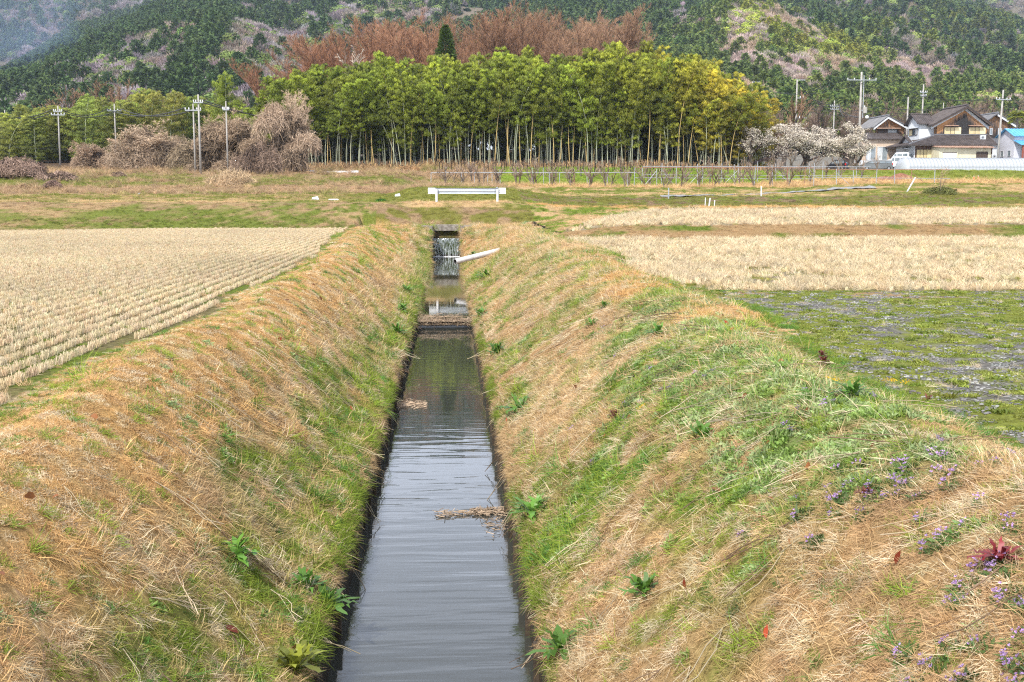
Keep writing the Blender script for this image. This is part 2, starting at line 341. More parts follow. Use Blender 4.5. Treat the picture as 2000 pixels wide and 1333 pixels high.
    put((x > 5) & (y-sk >= 72.0) & (y-sk < 75.0), mix(ORANGE*1.05, OLIVE, ss(.62, .7, n1)), 7)
    put((x > 5) & (y-sk >= 75.0) & (y-sk < 77.2), mix(TAN, OLIVE, ss(.45, .55, n1)), 7)
    put((x > 5) & (y-sk >= 77.2) & (y-sk < 83.2), mix(OLIVE*.8, mix(BROWN, GREEN, ss(.4, .6, n2)), ss(.4, .6, n1)), 7)
    put((x > 5) & (y-sk >= 83.2) & (y-sk < 90), mix(TAN, MOSS*.9, ss(.45, .6, n1)), 7)
    put((x > 5) & (y-sk >= 90), mix(MOSS*.9, TAN, ss(.55, .65, n1)), 7)
    # embankment
    put((x <= 5) & (y >= 64.3) & (x <= -4.3), mix(mix(TAN*.9, BROWN*1.2, n3), GREEN*.85, ss(.42, .58, n1*.3+n2*.45+n3*.25+.03+.06*ss(-26, -12, x)-.10*ss(67.2, 68.6, y))*.9), 7)
    put((x <= 5) & (x > -4.3) & (y >= HEAD), mix(mix(TAN*.8, BROWN, n2), OLIVE*.8, ss(.45, .58, n1)), 7)
    put((x <= 5) & (y >= 69.5), mix(TAN*1.05, MOSS*.85, ss(.42, .62, n1*.5+n3*.5)), 7)
    put((x <= 5) & (y >= 76.5), mix(mix(MOSS*.8, OLIVE, n1), TAN*.9, ss(.46, .58, n1*.5+n2*.5)*ss(-4, -10, x)), 7)
    # the rough land beyond
    farz = (y >= 84) & (x <= 5)
    band = fbm(x*.12, y, 7, 3, 12)*.7+fbm(x, y, 3, 3, 14)*.3
    put(farz, mix(mix(BROWN*1.25, TAN*.85, n2), MOSS*.85, ss(.50, .60, band*.6+n1*.2+n2*.2-.005*(x < -6))), 8)
    f2 = (y-sk >= 96); put(f2 & (x > 5), mix(mix(TAN*1.0, ORANGE, n2*.6), GREEN*1.25, ss(.47, .55, fbm(x*.2, y, 6, 3, 13)*.7+n1*.3+.12*ss(112, 116, y)*ss(134, 128, y))), 8)
    put(y > 133, BROWN*.45+0*x[..., None], 9)
    put((y > 112) & (x > 36), mix(GREEN*1.2, OLIVE, n1), 8)
    put((y > 148) & (x > 36), np.array([.3, .28, .25])+0*x[..., None], 9)
    k = ((np.abs(d) <= HW+.02) & (y < HEAD)); put(k, SOIL*.5+0*x[..., None], 10)
    return zone, col, n1, n2
# ------------------------------------------------------------------ ground sheet
def steps(a, b, s0, g):
    r = [a]; s = s0
    while r[-1] < b: r.append(r[-1]+s); s *= g
    return r
xr = steps(CX+HW+.012, 7.5, .07, 1.006)+steps(7.9, 900, .35, 1.055); xl = [2*CX-q for q in xr]
xs = np.array(sorted(xl+[CX-HW, CX-HW*.5, CX, CX+HW*.5, CX+HW]+xr))
ys = np.array(sorted(set([round(q, 4) for q in steps(-8, DAM-.3, .10, 1.004)]+steps(DAM-.1, 63.5, .25, 1.0)+[63.7, 64.0, 64.3, WEIR-.01, WEIR+.01, 65.2, 65.8, 66.2, HEAD-.004, HEAD+.012]+steps(66.8, 100, .22, 1.01)+steps(100.5, 700, .6, 1.03))))
GX, GY = np.meshgrid(xs, ys)
GZ = H(GX, GY); gz, gcol, _, _ = cover(GX, GY)
ny, nx = GX.shape; I = (np.arange(ny-1)[:, None]*nx+np.arange(nx-1)[None])
GF = np.stack([I, I+1, I+nx+1, I+nx], -1).reshape(-1, 4)
def ground_material():
    m, nt, out = newmat('ground_cover'); L = nt.links
    a = N(nt, 'ShaderNodeAttribute', attribute_name='gcol', attribute_type='GEOMETRY')
    g = N(nt, 'ShaderNodeNewGeometry'); n = N(nt, 'ShaderNodeTexNoise', Scale=14.0, Detail=8, Roughness=.7); L.new(g.outputs['Position'], n.inputs['Vector'])
    rp = N(nt, 'ShaderNodeValToRGB'); e = rp.color_ramp.elements; e[0].position = .32; e[1].position = .68; e[0].color = (.38, .34, .28, 1); e[1].color = (1.25, 1.25, 1.2, 1)
    L.new(n.outputs['Fac'], rp.inputs[0]); c = mulcol(nt, a.outputs['Color'], rp.outputs[0])
    p = N(nt, 'ShaderNodeBsdfPrincipled', Roughness=.95); p.inputs['Specular IOR Level'].default_value = .1; L.new(c, p.inputs['Base Color'])
    n2 = N(nt, 'ShaderNodeTexNoise', Scale=30.0, Detail=6, Roughness=.7); L.new(g.outputs['Position'], n2.inputs['Vector'])
    b = N(nt, 'ShaderNodeBump', Strength=.6, Distance=.05); L.new(n2.outputs['Fac'], b.inputs['Height']); L.new(b.outputs[0], p.inputs['Normal'])
    L.new(p.outputs[0], out.inputs[0]); return m
V = np.stack([GX, GY, GZ], -1).reshape(-1, 3)
ground = ob('ground', mesh('ground', V, GF, mats=ground_material(), smooth=True, cols={'gcol': (gcol*.72).reshape(-1, 3)}))
tag(ground, kind='structure')
# ------------------------------------------------------------------ water
def water_material(name, base, bscale=1.0, strength=.5, rough=.025):
    m, nt, out = newmat(name); L = nt.links
    g = N(nt, 'ShaderNodeNewGeometry'); mpn = N(nt, 'ShaderNodeMapping'); mpn.inputs['Scale'].default_value = (.9, 5.5, 1); mpn.inputs['Rotation'].default_value = (0, 0, R(4))
    L.new(g.outputs['Position'], mpn.inputs[0])
    n = N(nt, 'ShaderNodeTexNoise', Scale=.9*bscale, Detail=2.5, Roughness=.45, Distortion=.3); L.new(mpn.outputs[0], n.inputs['Vector'])
    mp2 = N(nt, 'ShaderNodeMapping'); mp2.inputs['Scale'].default_value = (.25, .18, 1); L.new(g.outputs['Position'], mp2.inputs[0])
    n3 = N(nt, 'ShaderNodeTexNoise', Scale=1.6, Detail=2); L.new(mp2.outputs[0], n3.inputs['Vector'])
    rp = N(nt, 'ShaderNodeMapRange'); rp.inputs[1].default_value = .35; rp.inputs[2].default_value = .65; rp.inputs[3].default_value = .25; rp.inputs[4].default_value = 1.0; L.new(n3.outputs['Fac'], rp.inputs[0])
    sy = N(nt, 'ShaderNodeSeparateXYZ'); L.new(g.outputs['Position'], sy.inputs[0]); fr = N(nt, 'ShaderNodeMapRange'); fr.inputs[1].default_value = 7; fr.inputs[2].default_value = 21; fr.inputs[3].default_value = 1.9; fr.inputs[4].default_value = .35; L.new(sy.outputs[1], fr.inputs[0]); m9 = N(nt, 'ShaderNodeMath', operation='MULTIPLY'); L.new(rp.outputs[0], m9.inputs[0]); L.new(fr.outputs[0], m9.inputs[1]); rp = m9
    mu = N(nt, 'ShaderNodeMath', operation='MULTIPLY'); L.new(n.outputs['Fac'], mu.inputs[0]); L.new(rp.outputs[0], mu.inputs[1])
    b = N(nt, 'ShaderNodeBump', Strength=strength, Distance=.014); L.new(mu.outputs[0], b.inputs['Height'])
    p = N(nt, 'ShaderNodeBsdfPrincipled', Roughness=rough, IOR=1.5); p.inputs['Base Color'].default_value = tuple(base)+(1,); p.inputs['Specular IOR Level'].default_value = .6
    L.new(b.outputs[0], p.inputs['Normal']); L.new(p.outputs[0], out.inputs[0]); return m
WM = water_material('stream_water', (.040, .042, .036), 1.0, .55); WM2 = water_material('pool_water', (.045, .042, .025), 1.0, .16, .035)
def sheet(name, x0, x1, y0, y1, z, m):
    o = ob(name, mesh(name, [(x0,y0,z),(x1,y0,z),(x1,y1,z),(x0,y1,z)], [(0,1,2,3)], mats=m)); return tag(o, kind='structure')
sheet('stream_water', CX-HW-.001, CX+HW+.001, -7.9, DAM, 0.0, WM)
sheet('stream_water', CX-HW-.001, CX+HW+.001, DAM+.15, WEIR-.18, .2, WM2)
sheet('stream_water', CX-HW+.06, CX+HW-.06, WEIR+.01, HEAD+1.6, 1.24, WM)
# little spill over the debris dam, a curtain of water at the weir
def curtain(name, x0, x1, y, ztop, zbot, seed, throw=.12):
    nx_, nz_ = 160, 22; xx = np.linspace(x0, x1, nx_); t = np.linspace(0, 1, nz_); X_, T_ = np.meshgrid(xx, t)
    Zc = ztop-(ztop-zbot)*T_**1.5; Yc = y-throw*T_**.7-(fbm(X_*1.0, T_*.3, .035, 3, seed)-.5)*.09*T_**.5
    I_ = (np.arange(nz_-1)[:, None]*nx_+np.arange(nx_-1)[None]); F_ = np.stack([I_, I_+nx_, I_+nx_+1, I_+1], -1).reshape(-1, 4)
    return mesh(name, np.stack([X_, Yc, Zc], -1).reshape(-1, 3), F_, smooth=True)
def fall_material():
    m, nt, out = newmat('falling_water'); L = nt.links
    g = N(nt, 'ShaderNodeNewGeometry'); mpn = N(nt, 'ShaderNodeMapping'); mpn.inputs['Scale'].default_value = (22, 22, .9); L.new(g.outputs['Position'], mpn.inputs[0])
    n = N(nt, 'ShaderNodeTexNoise', Scale=1.0, Detail=4, Roughness=.6); L.new(mpn.outputs[0], n.inputs['Vector'])
    rp = N(nt, 'ShaderNodeValToRGB'); e = rp.color_ramp.elements; e[0].position = .52; e[1].position = .70; e[0].color = (0, 0, 0, 1); e[1].color = (1, 1, 1, 1); L.new(n.outputs['Fac'], rp.inputs[0])
    p = N(nt, 'ShaderNodeBsdfPrincipled', Roughness=.25); p.inputs['Base Color'].default_value = (.62, .68, .72, 1); tr = N(nt, 'ShaderNodeBsdfTransparent')
    gl = N(nt, 'ShaderNodeBsdfGlossy', Roughness=.1); gl.inputs['Color'].default_value = (.6, .6, .6, 1)
    m0 = N(nt, 'ShaderNodeMixShader'); m0.inputs[0].default_value = .18; L.new(tr.outputs[0], m0.inputs[1]); L.new(gl.outputs[0], m0.inputs[2])
    mxs = N(nt, 'ShaderNodeMixShader'); L.new(rp.outputs[0], mxs.inputs[0]); L.new(m0.outputs[0], mxs.inputs[1]); L.new(p.outputs[0], mxs.inputs[2]); L.new(mxs.outputs[0], out.inputs[0]); return m
fo = ob('waterfall', curtain('waterfall', CX-HW+.07, CX+HW-.07, WEIR-.02, 1.245, .2, 1)); fo.data.materials.append(fall_material()); tag(fo, kind='structure')
foam = surf('foam', (.75, .78, .8), (.85, .85, .85), 20, rough=.5, bump=.6)
g_ = np.random.default_rng(5); parts = []
nb = 260; P0 = np.stack([g_.uniform(CX-HW+.08, CX+HW-.08, nb), WEIR-.24+g_.normal(0, .05, nb), np.full(nb, .205)], -1)
an = np.linspace(0, 2*np.pi, 7)[:-1]; rad = g_.uniform(.012, .035, nb)
FV = np.concatenate([P0[:, None]+rad[:, None, None]*np.stack([np.cos(an), np.sin(an), 0*an], -1)[None], P0[:, None]+rad[:, None, None]*np.stack([.6*np.cos(an), .6*np.sin(an), .7+0*an], -1)[None]], 1).reshape(-1, 3)
FF = np.concatenate([np.stack([np.arange(nb)*12+i, np.arange(nb)*12+(i+1) % 6, np.arange(nb)*12+6+(i+1) % 6, np.arange(nb)*12+6+i], -1) for i in range(6)]+[np.stack([np.arange(nb)*12+6, np.arange(nb)*12+7, np.arange(nb)*12+8, np.arange(nb)*12+9], -1), np.stack([np.arange(nb)*12+6, np.arange(nb)*12+9, np.arange(nb)*12+10, np.arange(nb)*12+11], -1)])
tag(ob('foam', mesh('foam', FV, FF, mats=foam)), 'white foam where the little waterfall meets the stream', 'foam', kind='stuff')
# ------------------------------------------------------------------ concrete and earth works along the channel
conc = surf('weathered_concrete', (.13, .11, .09), (.30, .27, .23), 6, rough=.9, bump=.4)
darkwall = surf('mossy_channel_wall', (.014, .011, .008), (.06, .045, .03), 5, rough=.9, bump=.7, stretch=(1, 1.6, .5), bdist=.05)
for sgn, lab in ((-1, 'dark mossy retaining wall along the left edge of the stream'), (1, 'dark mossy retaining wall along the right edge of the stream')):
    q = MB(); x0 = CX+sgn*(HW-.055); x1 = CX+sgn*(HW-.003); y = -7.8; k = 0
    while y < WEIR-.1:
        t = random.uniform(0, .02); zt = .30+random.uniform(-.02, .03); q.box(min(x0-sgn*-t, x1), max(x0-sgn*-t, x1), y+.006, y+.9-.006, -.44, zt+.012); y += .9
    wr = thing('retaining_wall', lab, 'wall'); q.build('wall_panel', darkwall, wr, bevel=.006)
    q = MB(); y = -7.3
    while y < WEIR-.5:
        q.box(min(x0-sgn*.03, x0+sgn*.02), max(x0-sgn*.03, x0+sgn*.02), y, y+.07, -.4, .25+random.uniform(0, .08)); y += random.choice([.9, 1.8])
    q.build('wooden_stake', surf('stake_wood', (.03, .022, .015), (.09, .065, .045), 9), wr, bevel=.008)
wt = thing('weir', 'concrete weir with wing walls below the culvert mouth', 'weir')
q = MB().box(CX-HW-.02, CX+HW+.02, WEIR, WEIR+.2, -.2, 1.225); q.build('sill', surf('mossy_sill', (.02, .035, .012), (.09, .13, .04), 7, rough=.7, bump=.6, stretch=(2, 2, .5)), wt, bevel=.02)
for sgn in (-1, 1):
    xa, xb = sorted((CX+sgn*(HW-.05), CX+sgn*(HW+.14))); MB().box(xa, xb, WEIR-.5, HEAD-.004, -.2, 1.95).build('side_wall', conc, wt, bevel=.02)
    xa, xb = sorted((CX+sgn*(HW+.14), CX+sgn*(HW+.62))); MB().box(xa, xb, WEIR+.3, WEIR+.5, .4, 1.98).build('wing_wall', conc, wt, bevel=.02)
ct = thing('culvert', 'concrete culvert mouth under the road embankment behind the weir', 'culvert')
MB().box(CX-HW-.1, CX+HW+.1, HEAD-.25, HEAD+.3, 1.62, 1.99).build('lintel', conc, ct, bevel=.02)
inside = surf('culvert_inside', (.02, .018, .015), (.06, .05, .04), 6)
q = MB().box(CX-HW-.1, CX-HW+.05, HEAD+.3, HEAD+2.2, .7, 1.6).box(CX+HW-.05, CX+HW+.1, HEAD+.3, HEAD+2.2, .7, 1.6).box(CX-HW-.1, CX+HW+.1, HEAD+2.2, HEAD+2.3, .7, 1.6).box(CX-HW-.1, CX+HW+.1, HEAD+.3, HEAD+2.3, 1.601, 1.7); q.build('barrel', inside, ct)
# white drain pipe
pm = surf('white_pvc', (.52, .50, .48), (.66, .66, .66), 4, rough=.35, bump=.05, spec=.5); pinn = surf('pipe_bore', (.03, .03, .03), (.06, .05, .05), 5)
pa = at(889, 511.5, 52.0); pb = hit(971, 494)+np.array([0, 0, .06]); pa = at(889, 511.5, pb[1]-1.2)
pt = thing('drain_pipe', 'white plastic drain pipe sticking out of the right bank over the stream', 'pipe', tuple(pa))
dv = np.array(pb-pa); V_, F_ = tubes(np.array([[0*dv, dv*.3, dv*.7, dv*1.08]]), np.array([[.115]*4]), 20)
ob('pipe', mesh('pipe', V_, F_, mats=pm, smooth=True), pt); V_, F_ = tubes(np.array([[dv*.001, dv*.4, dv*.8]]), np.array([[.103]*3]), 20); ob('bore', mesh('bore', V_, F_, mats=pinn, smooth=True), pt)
a_ = np.linspace(0, 2*np.pi, 21)[:-1]; T0 = norm(dv); A0 = norm(np.cross(T0, [0, 0, 1])); B0 = np.cross(T0, A0)
rg = np.concatenate([[(A0*np.cos(t)+B0*np.sin(t))*r_-T0*.001 for t in a_] for r_ in (.115, .103)]); ob('rim', mesh('rim', rg, [(i, (i+1) % 20, 20+(i+1) % 20, 20+i) for i in range(20)], mats=pm), pt)
# ------------------------------------------------------------------ blades and clumps that cover the ground
GM = leafmat('grass_blades', 'INSTANCER', trans=.14, rough=.7, spec=.15)
FM = leafmat('small_leaves', 'INSTANCER', trans=.25, rough=.5, spec=.3)
def blades(g, n, spread, length, width, up, curl, lean=(0, 0, 0), K=4, tmin=.7, tmax=1.15, prof='blade'):
    b = np.zeros((n, 3)); r = spread*np.sqrt(g.random(n)); a = g.random(n)*2*np.pi; b[:, 0] = r*np.cos(a); b[:, 1] = r*np.sin(a)
    d = rdir(g, n); d[:, 2] = np.abs(d[:, 2])*.3; d = norm(d); d = norm(d*(1-up)+np.array([0, 0, up])+np.array(lean))
    Ln = length*g.uniform(.55, 1.2, n); c = rdir(g, n)*curl; c[:, 2] = -np.abs(c[:, 2])*.8
    t = np.linspace(0, 1, K)
    P = b[:, None]+d[:, None]*(t*1.0)[None, :, None]*Ln[:, None, None]+c[:, None]*(t**2)[None, :, None]*Ln[:, None, None]
    P[..., 2] = np.maximum(P[..., 2], .004*np.arange(K)[None])
    if prof == 'blade': wp = np.array([1, .9, .65, .12, .05])[:K] if K <= 4 else np.interp(np.linspace(0, 1, K), [0, .5, 1], [1, .8, .1])
    elif prof == 'stalk': wp = np.ones(K)
    else: wp = np.interp(np.linspace(0, 1, K), [0, .2, .55, .85, 1], [.25, .7, 1, .6, .05])
    W = width*g.uniform(.6, 1.3, n)[:, None]*wp[None]
    side = np.cross(d, rdir(g, n)); V, F = ribbons(P, W, side)
    return V, F, np.repeat(g.uniform(tmin, tmax, n), K*2)
g = np.random.default_rng(21)
def variants(coll, name, k, fn, mat):
    ids = []
    for i in range(k):
        V, F, T = join(fn(g)); ids.append(source(coll, name, mesh(name, V, F, tint=T, mats=mat)))
    return np.array(ids)
CO = 'ground_cover_sources'
K_CURL = variants(CO, 'curly_grass', 5, lambda g: [blades(g, 90, .085, .040, .0030, .45, .7)], GM)
K_LONG = variants(CO, 'lying_straw', 6, lambda g: [blades(g, 56, .09, .135, .0034, .14, .40, lean=(.75, 0, .05), K=4)], GM)
K_GRN = variants(CO, 'green_grass', 5, lambda g: [blades(g, 60, .075, .070, .0038, .48, .5, lean=(.3, 0, 0))], GM)
K_TALL = variants(CO, 'tall_grass', 3, lambda g: [blades(g, 30, .05, .19, .0055, .55, .55, lean=(.25, 0, 0), K=4)], GM)
K_HERB = variants(CO, 'small_herb', 5, lambda g: [blades(g, 50, .07, .05, .018, .55, .5, K=4, prof='leaf'), blades(g, 10, .06, .07, .004, .8, .3)], FM)
K_HILL = variants(CO, 'rice_stubble', 6, lambda g: [blades(g, 40, .038, .085, .0050, .82, .10, K=3, prof='stalk', tmin=.85, tmax=1.1), blades(g, 6, .04, .09, .0045, .40, .6, K=4, tmin=.8, tmax=1.1)], GM)
K_FLAT = variants(CO, 'field_straw', 6, lambda g: [blades(g, 30, .09, .20, .006, .35, .35, lean=(.35, 0, 0), K=4), blades(g, 14, .09, .14, .005, .7, .2, K=3, prof='stalk')], GM)
K_MOSS = variants(CO, 'moss', 3, lambda g: [blades(g, 60, .085, .022, .010, .5, .5, K=4, prof='leaf')], FM)
def pebbles(g):
    out = []
    for i in range(9):
        c = np.array([g.uniform(-.09, .09), g.uniform(-.09, .09), .004]); r = g.uniform(.008, .022, 3); r[2] *= .6
        p = np.array([[1,0,0],[0,1,0],[-1,0,0],[0,-1,0],[.5,.5,.8],[-.5,.5,.8],[-.5,-.5,.8],[.5,-.5,.8]])*g.uniform(.8, 1.2, (8, 3))*r+c
        out.append((p, np.array([[0,1,5,4],[1,2,6,5],[2,3,7,6],[3,0,4,7],[4,5,6,7]]), g.uniform(.5, 1.6)))
    return out
PM = leafmat('pebble', 'INSTANCER', trans=0, rough=.85)
K_PEB = variants(CO, 'pebbles', 4, pebbles, PM)
def flowers(g):
    out = [blades(g, 9, .05, .09, .003, .9, .15, K=3)]
    return out
def blooms(g):
    out = []
    for i in range(10):
        c = np.array([g.uniform(-.06, .06), g.uniform(-.06, .06), g.uniform(.07, .11)]); V, F, T = blades(g, 7, .006, .016, .008, .3, .3, K=4, prof='leaf'); out.append((V+c, F, T))
    return out
K_BLOOM = variants(CO, 'purple_bloom', 3, blooms, FM)
def deadleaf(g):
    V, F, T = blades(g, 1, .001, .09, .045, .25, .5, K=4, prof='leaf'); return [(V, F, T)]
K_DEAD = variants(CO, 'dead_leaf', 4, deadleaf, FM)
K_TWIG = variants(CO, 'twig', 5, lambda g: [(lambda P: tubes(P, np.full(P.shape[:2], .0035)*g.uniform(.6, 1.3, (P.shape[0], 1)), 4)+(1.0,))(np.cumsum(np.concatenate([np.zeros((2, 1, 3)), (np.array([.16, 0, .012])+g.normal(0, .03, (2, 4, 3))*np.array([1, 1.3, .5]))], 1), 1))], GM)
def slope(x, y, e=.15):
    gx = (H(x+e, y, False)-H(x-e, y, False))/(2*e); gy = (H(x, y+e, False)-H(x, y-e, False))/(2*e); return gx, gy
def jit(x0, x1, y0, y1, dens, gg):
    n = int((x1-x0)*(y1-y0)*dens); return gg.uniform(x0, x1, n), gg.uniform(y0, y1, n)
def inview(x, y, z, m=130):
    u, v = proj(x, y, z); m = m+3300/np.maximum(y, 2); return (u > -m) & (u < 2000+m) & (v < 1333+m*1.5) & (y > 2.0)
gg = np.random.default_rng(77)
def place(name, label, cat, x, y, kinds, col, s, downhill=1.0, tiltf=1.0, yawn=.5, zs=None, zoff=0.0, var=.16):
    z = H(x, y); k = inview(x, y, z); x, y, z, col, s = x[k], y[k], z[k], col[k], s[k]; n = len(x)
    kinds = kinds[k] if kinds.shape[0] == k.shape[0] and kinds.ndim == 1 else kinds
    gx, gy = slope(x, y); sl_ = np.arctan(np.clip(np.hypot(gx, gy), 0, 2)); yaw = np.arctan2(-gy, -gx)
    flat = sl_ < .12; yaw = np.where(flat, gg.uniform(-np.pi, np.pi, n), yaw); sp = np.where(flat, 0, gg.normal(0, yawn, n)) if downhill else gg.uniform(-np.pi, np.pi, n)
    e = eulers(yaw, sl_*tiltf, sp); sc = np.stack([s, s, s*(zs if zs is not None else 1)], -1)
    col = col*(1+gg.normal(0, var, (n, 1)))*(1+gg.normal(0, .022, (n, 3)))
    return gn_scatter(name, np.stack([x, y, z+zoff], -1), e, sc, kinds, np.clip(col, .01, .9), SRC[CO], label, cat)
def pick(ids, n): return ids[gg.integers(0, len(ids), n)]
# the two banks of the stream
def bank(side):
    X_, Y_ = [], []
    for y0, y1, dn in ((2.0, 7, 240), (7, 12, 230), (12, 18, 170), (18, 28, 105), (28, 45, 60), (45, 67, 40)):
        a, b = jit(*((-6.6, CX-HW+.02) if side < 0 else (CX+HW-.02, 5.6)), y0, y1, dn, gg); X_.append(a); Y_.append(b)
    x = np.concatenate(X_); y = np.concatenate(Y_); zone, col, n1, n2 = cover(x, y); k = (zone == 1) | (zone == 2) | (zone == 3); x, y, col, n1, n2, zone = x[k], y[k], col[k], n1[k], n2[k], zone[k]
    d = np.abs(x-CX)-HW
    far = .74+.26*ss(5, 11, y)+1.0*ss(12, 50, y)
    isg = col[:, 1] > col[:, 0]*.92
    mixed = gg.random(len(x))
    dry = ~isg
    # individual clumps are either straw or grass: sort by the local mixture
    gw = np.clip((col[:, 1]/np.maximum(col[:, 0], .01)-.60)/.8, 0, 1)
    gr = mixed < gw*.92+.02
    long_ = np.where(side < 0, gg.random(len(x)) < ss(1.55, 1.1, d)*.7, gg.random(len(x)) < ss(.34, .42, n1+.1*(n2-.5))*ss(3.4, 2.4, d)+.15)
    cover(x, y); hb, tn = cover.herb, cover.tan; herb = (gg.random(len(x)) < np.where(side > 0, hb*.55+.12*gr, .05*gr))
    tall = gr & ~herb & (gg.random(len(x)) < .07)
    bare = gg.random(len(x)) < .0
    c_dry = np.where((side < 0) & (d > 1.2), 1., 0.)[:, None]*(ORANGE*(1-n2[:, None]*.5)+TAN*n2[:, None]*.5)+np.where((side < 0) & (d > 1.2), 0., 1.)[:, None]*np.where((col[:, :1] > .3), col, TAN)
    c_dry = np.where(gg.random(len(x))[:, None] < .22, STRAW*1.05, c_dry)
    hue = fbm(x, y, .8, 3, 20)
    c_gr = GREEN*(.75+.7*hue[:, None])+np.array([.12, .05, 0])*np.clip(n2-.5, 0, 1)[:, None]
    c_gr = np.where(gg.random(len(x))[:, None] < .25, DGREEN*1.6, c_gr)
    c_h = np.where(gg.random(len(x))[:, None] < .5, np.array([.19, .28, .065]), np.array([.28, .36, .15]))*(.7+.8*hue[:, None])
    kinds = np.where(herb, pick(K_HERB, len(x)), np.where(tall, pick(K_TALL, len(x)), np.where(gr, pick(K_GRN, len(x)), np.where(long_, pick(K_LONG, len(x)), pick(K_CURL, len(x))))))
    c = np.where(herb[:, None], c_h, np.where(gr[:, None], c_gr, c_dry))
    s = far*gg.uniform(.75, 1.35, len(x))*np.where(zone == 3, .55, 1)*np.where(gr & ~herb & (d < .5), 1.15, 1)
    nm = 'left' if side < 0 else 'right'
    place('bank_grass', 'short dry orange and green grass covering the left bank' if side < 0 else 'matted straw, green grass and low weeds covering the right bank', 'grass', x, y, kinds, c, s)
bank(-1); bank(1)
# loose pale straws lying over everything on the banks
x, y = jit(-3.6, 4.2, 3.5, 30, 17, gg); k = np.abs(x-CX) > .9; x, y = x[k], y[k]; n = len(x); k = gg.random(n) < np.where(x < 0, .5*ss(-2.4, -1.8, x), 1)*ss(.35, .6, fbm(x, y, 1.3, 3, 91)); x, y = x[k], y[k]; n = len(x)
K_LOOSE = variants(CO, 'loose_straw', 4, lambda g: [blades(g, 9, .12, .19, .0028, .04, .35, lean=(.9, 0, .02), K=4)], GM)
place('loose_straw', 'loose pale straws lying over the grass of both banks', 'straw', x, y, pick(K_LOOSE, n), np.where((gg.random(n) < .7)[:, None], STRAW*1.05, TAN*.8), gg.uniform(.6, 1.2, n), zoff=.03, yawn=.35)
# grass that hangs over the edges of the stream
for sd in (-1, 1):
    xs_, ys_ = [], []
    for y0, y1, dn in ((6.5, 20, 44), (20, 40, 26), (40, 64, 16)):
        n = int((y1-y0)*dn); ys_.append(gg.uniform(y0, y1, n)); xs_.append(CX+sd*(HW+gg.uniform(-.015, .10, n)))
    x = np.concatenate(xs_); y = np.concatenate(ys_); n = len(x); gr = gg.random(n) < ss(.46, .60, fbm(x, y, .9, 3, 31)+(.05 if sd < 0 else -.04))*.85
    x = np.where(np.abs(x-CX) < HW+.02, CX+sd*(HW+.02), x)
    z = H(x, y); e = eulers(np.where(sd < 0, 0, np.pi)+gg.normal(0, .5, n), gg.uniform(.5, 1.5, n), gg.normal(0, .3, n)); s = gg.uniform(.35, .95, n)*(1+.4*ss(15, 50, y))
    c = np.where(gr[:, None], GREEN*gg.uniform(.6, 1.1, (n, 1)), TAN*gg.uniform(.55, 1.05, (n, 1)))
    kinds = np.where(gr, pick(K_TALL, n), pick(K_LONG, n))
    gn_scatter('overhanging_grass', np.stack([x, y, z+.01], -1), e, np.stack([s, s, s], -1), kinds, c, SRC[CO], 'straw and grass hanging over the %s edge of the stream' % ('left' if sd < 0 else 'right'), 'grass')
# the rice stubble of the left field: rows 30 cm apart
X_, Y_ = [], []
x = -3.35; 
while x > -30:
    yy = np.arange(max(4.0, -x/.42-4), 63.9, .10); yy = yy+gg.normal(0, .025, len(yy)); X_.append(np.full(len(yy), x)+gg.normal(0, .009, len(yy))+.10*(fbm(yy, yy*0+x*.02, 4, 2, 41)-.5)); Y_.append(yy); x -= .30
x = np.concatenate(X_); y = np.concatenate(Y_); k = (gg.random(len(x)) > .03+.25*(fbm(x, y, .8, 2, 46) > .68)) & (banks(x, y)[0] > 2.93) & (y < 64-ss(-14, -24, x)*4); x, y = x[k], y[k]
n = len(x); c = np.where(gg.random(n)[:, None] < .5, STRAW*1.0, STRAW*np.array([.96, .92, .88]))*(.85+.35*fbm(x, y, 5, 3, 44))[:, None]
stub = place('rice_stubble', 'rows of pale cut rice stubble in the left field', 'stubble', x, y, pick(K_HILL, n), c, gg.uniform(.85, 1.15, n)*(1+.15*ss(20, 60, y)), downhill=0, var=.06)
x, y = jit(-28, -3.2, 6, 64, 18, gg); k = x > -.46*y-2; x, y = x[k], y[k]; zone, col, n1, n2 = cover(x, y); gap = np.abs((((x+3.35)/.3) % 1)-.5) < .3
k = (zone == 4) & gap & (gg.random(len(x)) < np.where(col[:, 1] > col[:, 0]*.9, 1.0, .3)); x, y, col = x[k], y[k], col[k]
gw = (col[:, 1] > col[:, 0]*.9) & (gg.random(len(x)) < .75)
place('field_weeds', 'low green weeds between the stubble rows of the left field', 'weeds', x, y, np.where(gw, pick(K_GRN, len(x)), pick(K_FLAT, len(x))), np.where(gw[:, None], GREEN*1.05, TAN*.9), gg.uniform(.4, .75, len(x))*(1+.3*ss(20, 60, y)), downhill=0)
# the right stubble fields
X_, Y_ = [], []
for y0, y1, dn in ((20.8, 30, 30), (30, 50, 19), (50, 74, 11)):
    a, b = jit(4.0, 40, y0, y1, dn, gg); k = a < b*.56+2; X_.append(a[k]); Y_.append(b[k])
x = np.concatenate(X_); y = np.concatenate(Y_); zone, col, n1, n2 = cover(x, y); k = zone == 6; x, y, n1, n2 = x[k], y[k], n1[k], n2[k]; n = len(x)
gw = fbm(x, y, 1.6, 4, 47)*.8+fbm(x, y*1.6, 6, 2, 48)*.2 > .575
k = ~gw | (gg.random(n) < .6); x, y, n1, n2, gw = x[k], y[k], n1[k], n2[k], gw[k]; n = len(x)
c = np.where((gg.random(n) < .5)[:, None], STRAW, STRAW*np.array([.92, .86, .78]))*(.86+.3*fbm(x, y, 2, 3, 49))[:, None]
kinds = np.where(gg.random(n) < .55, pick(K_FLAT, n), pick(K_HILL, n))
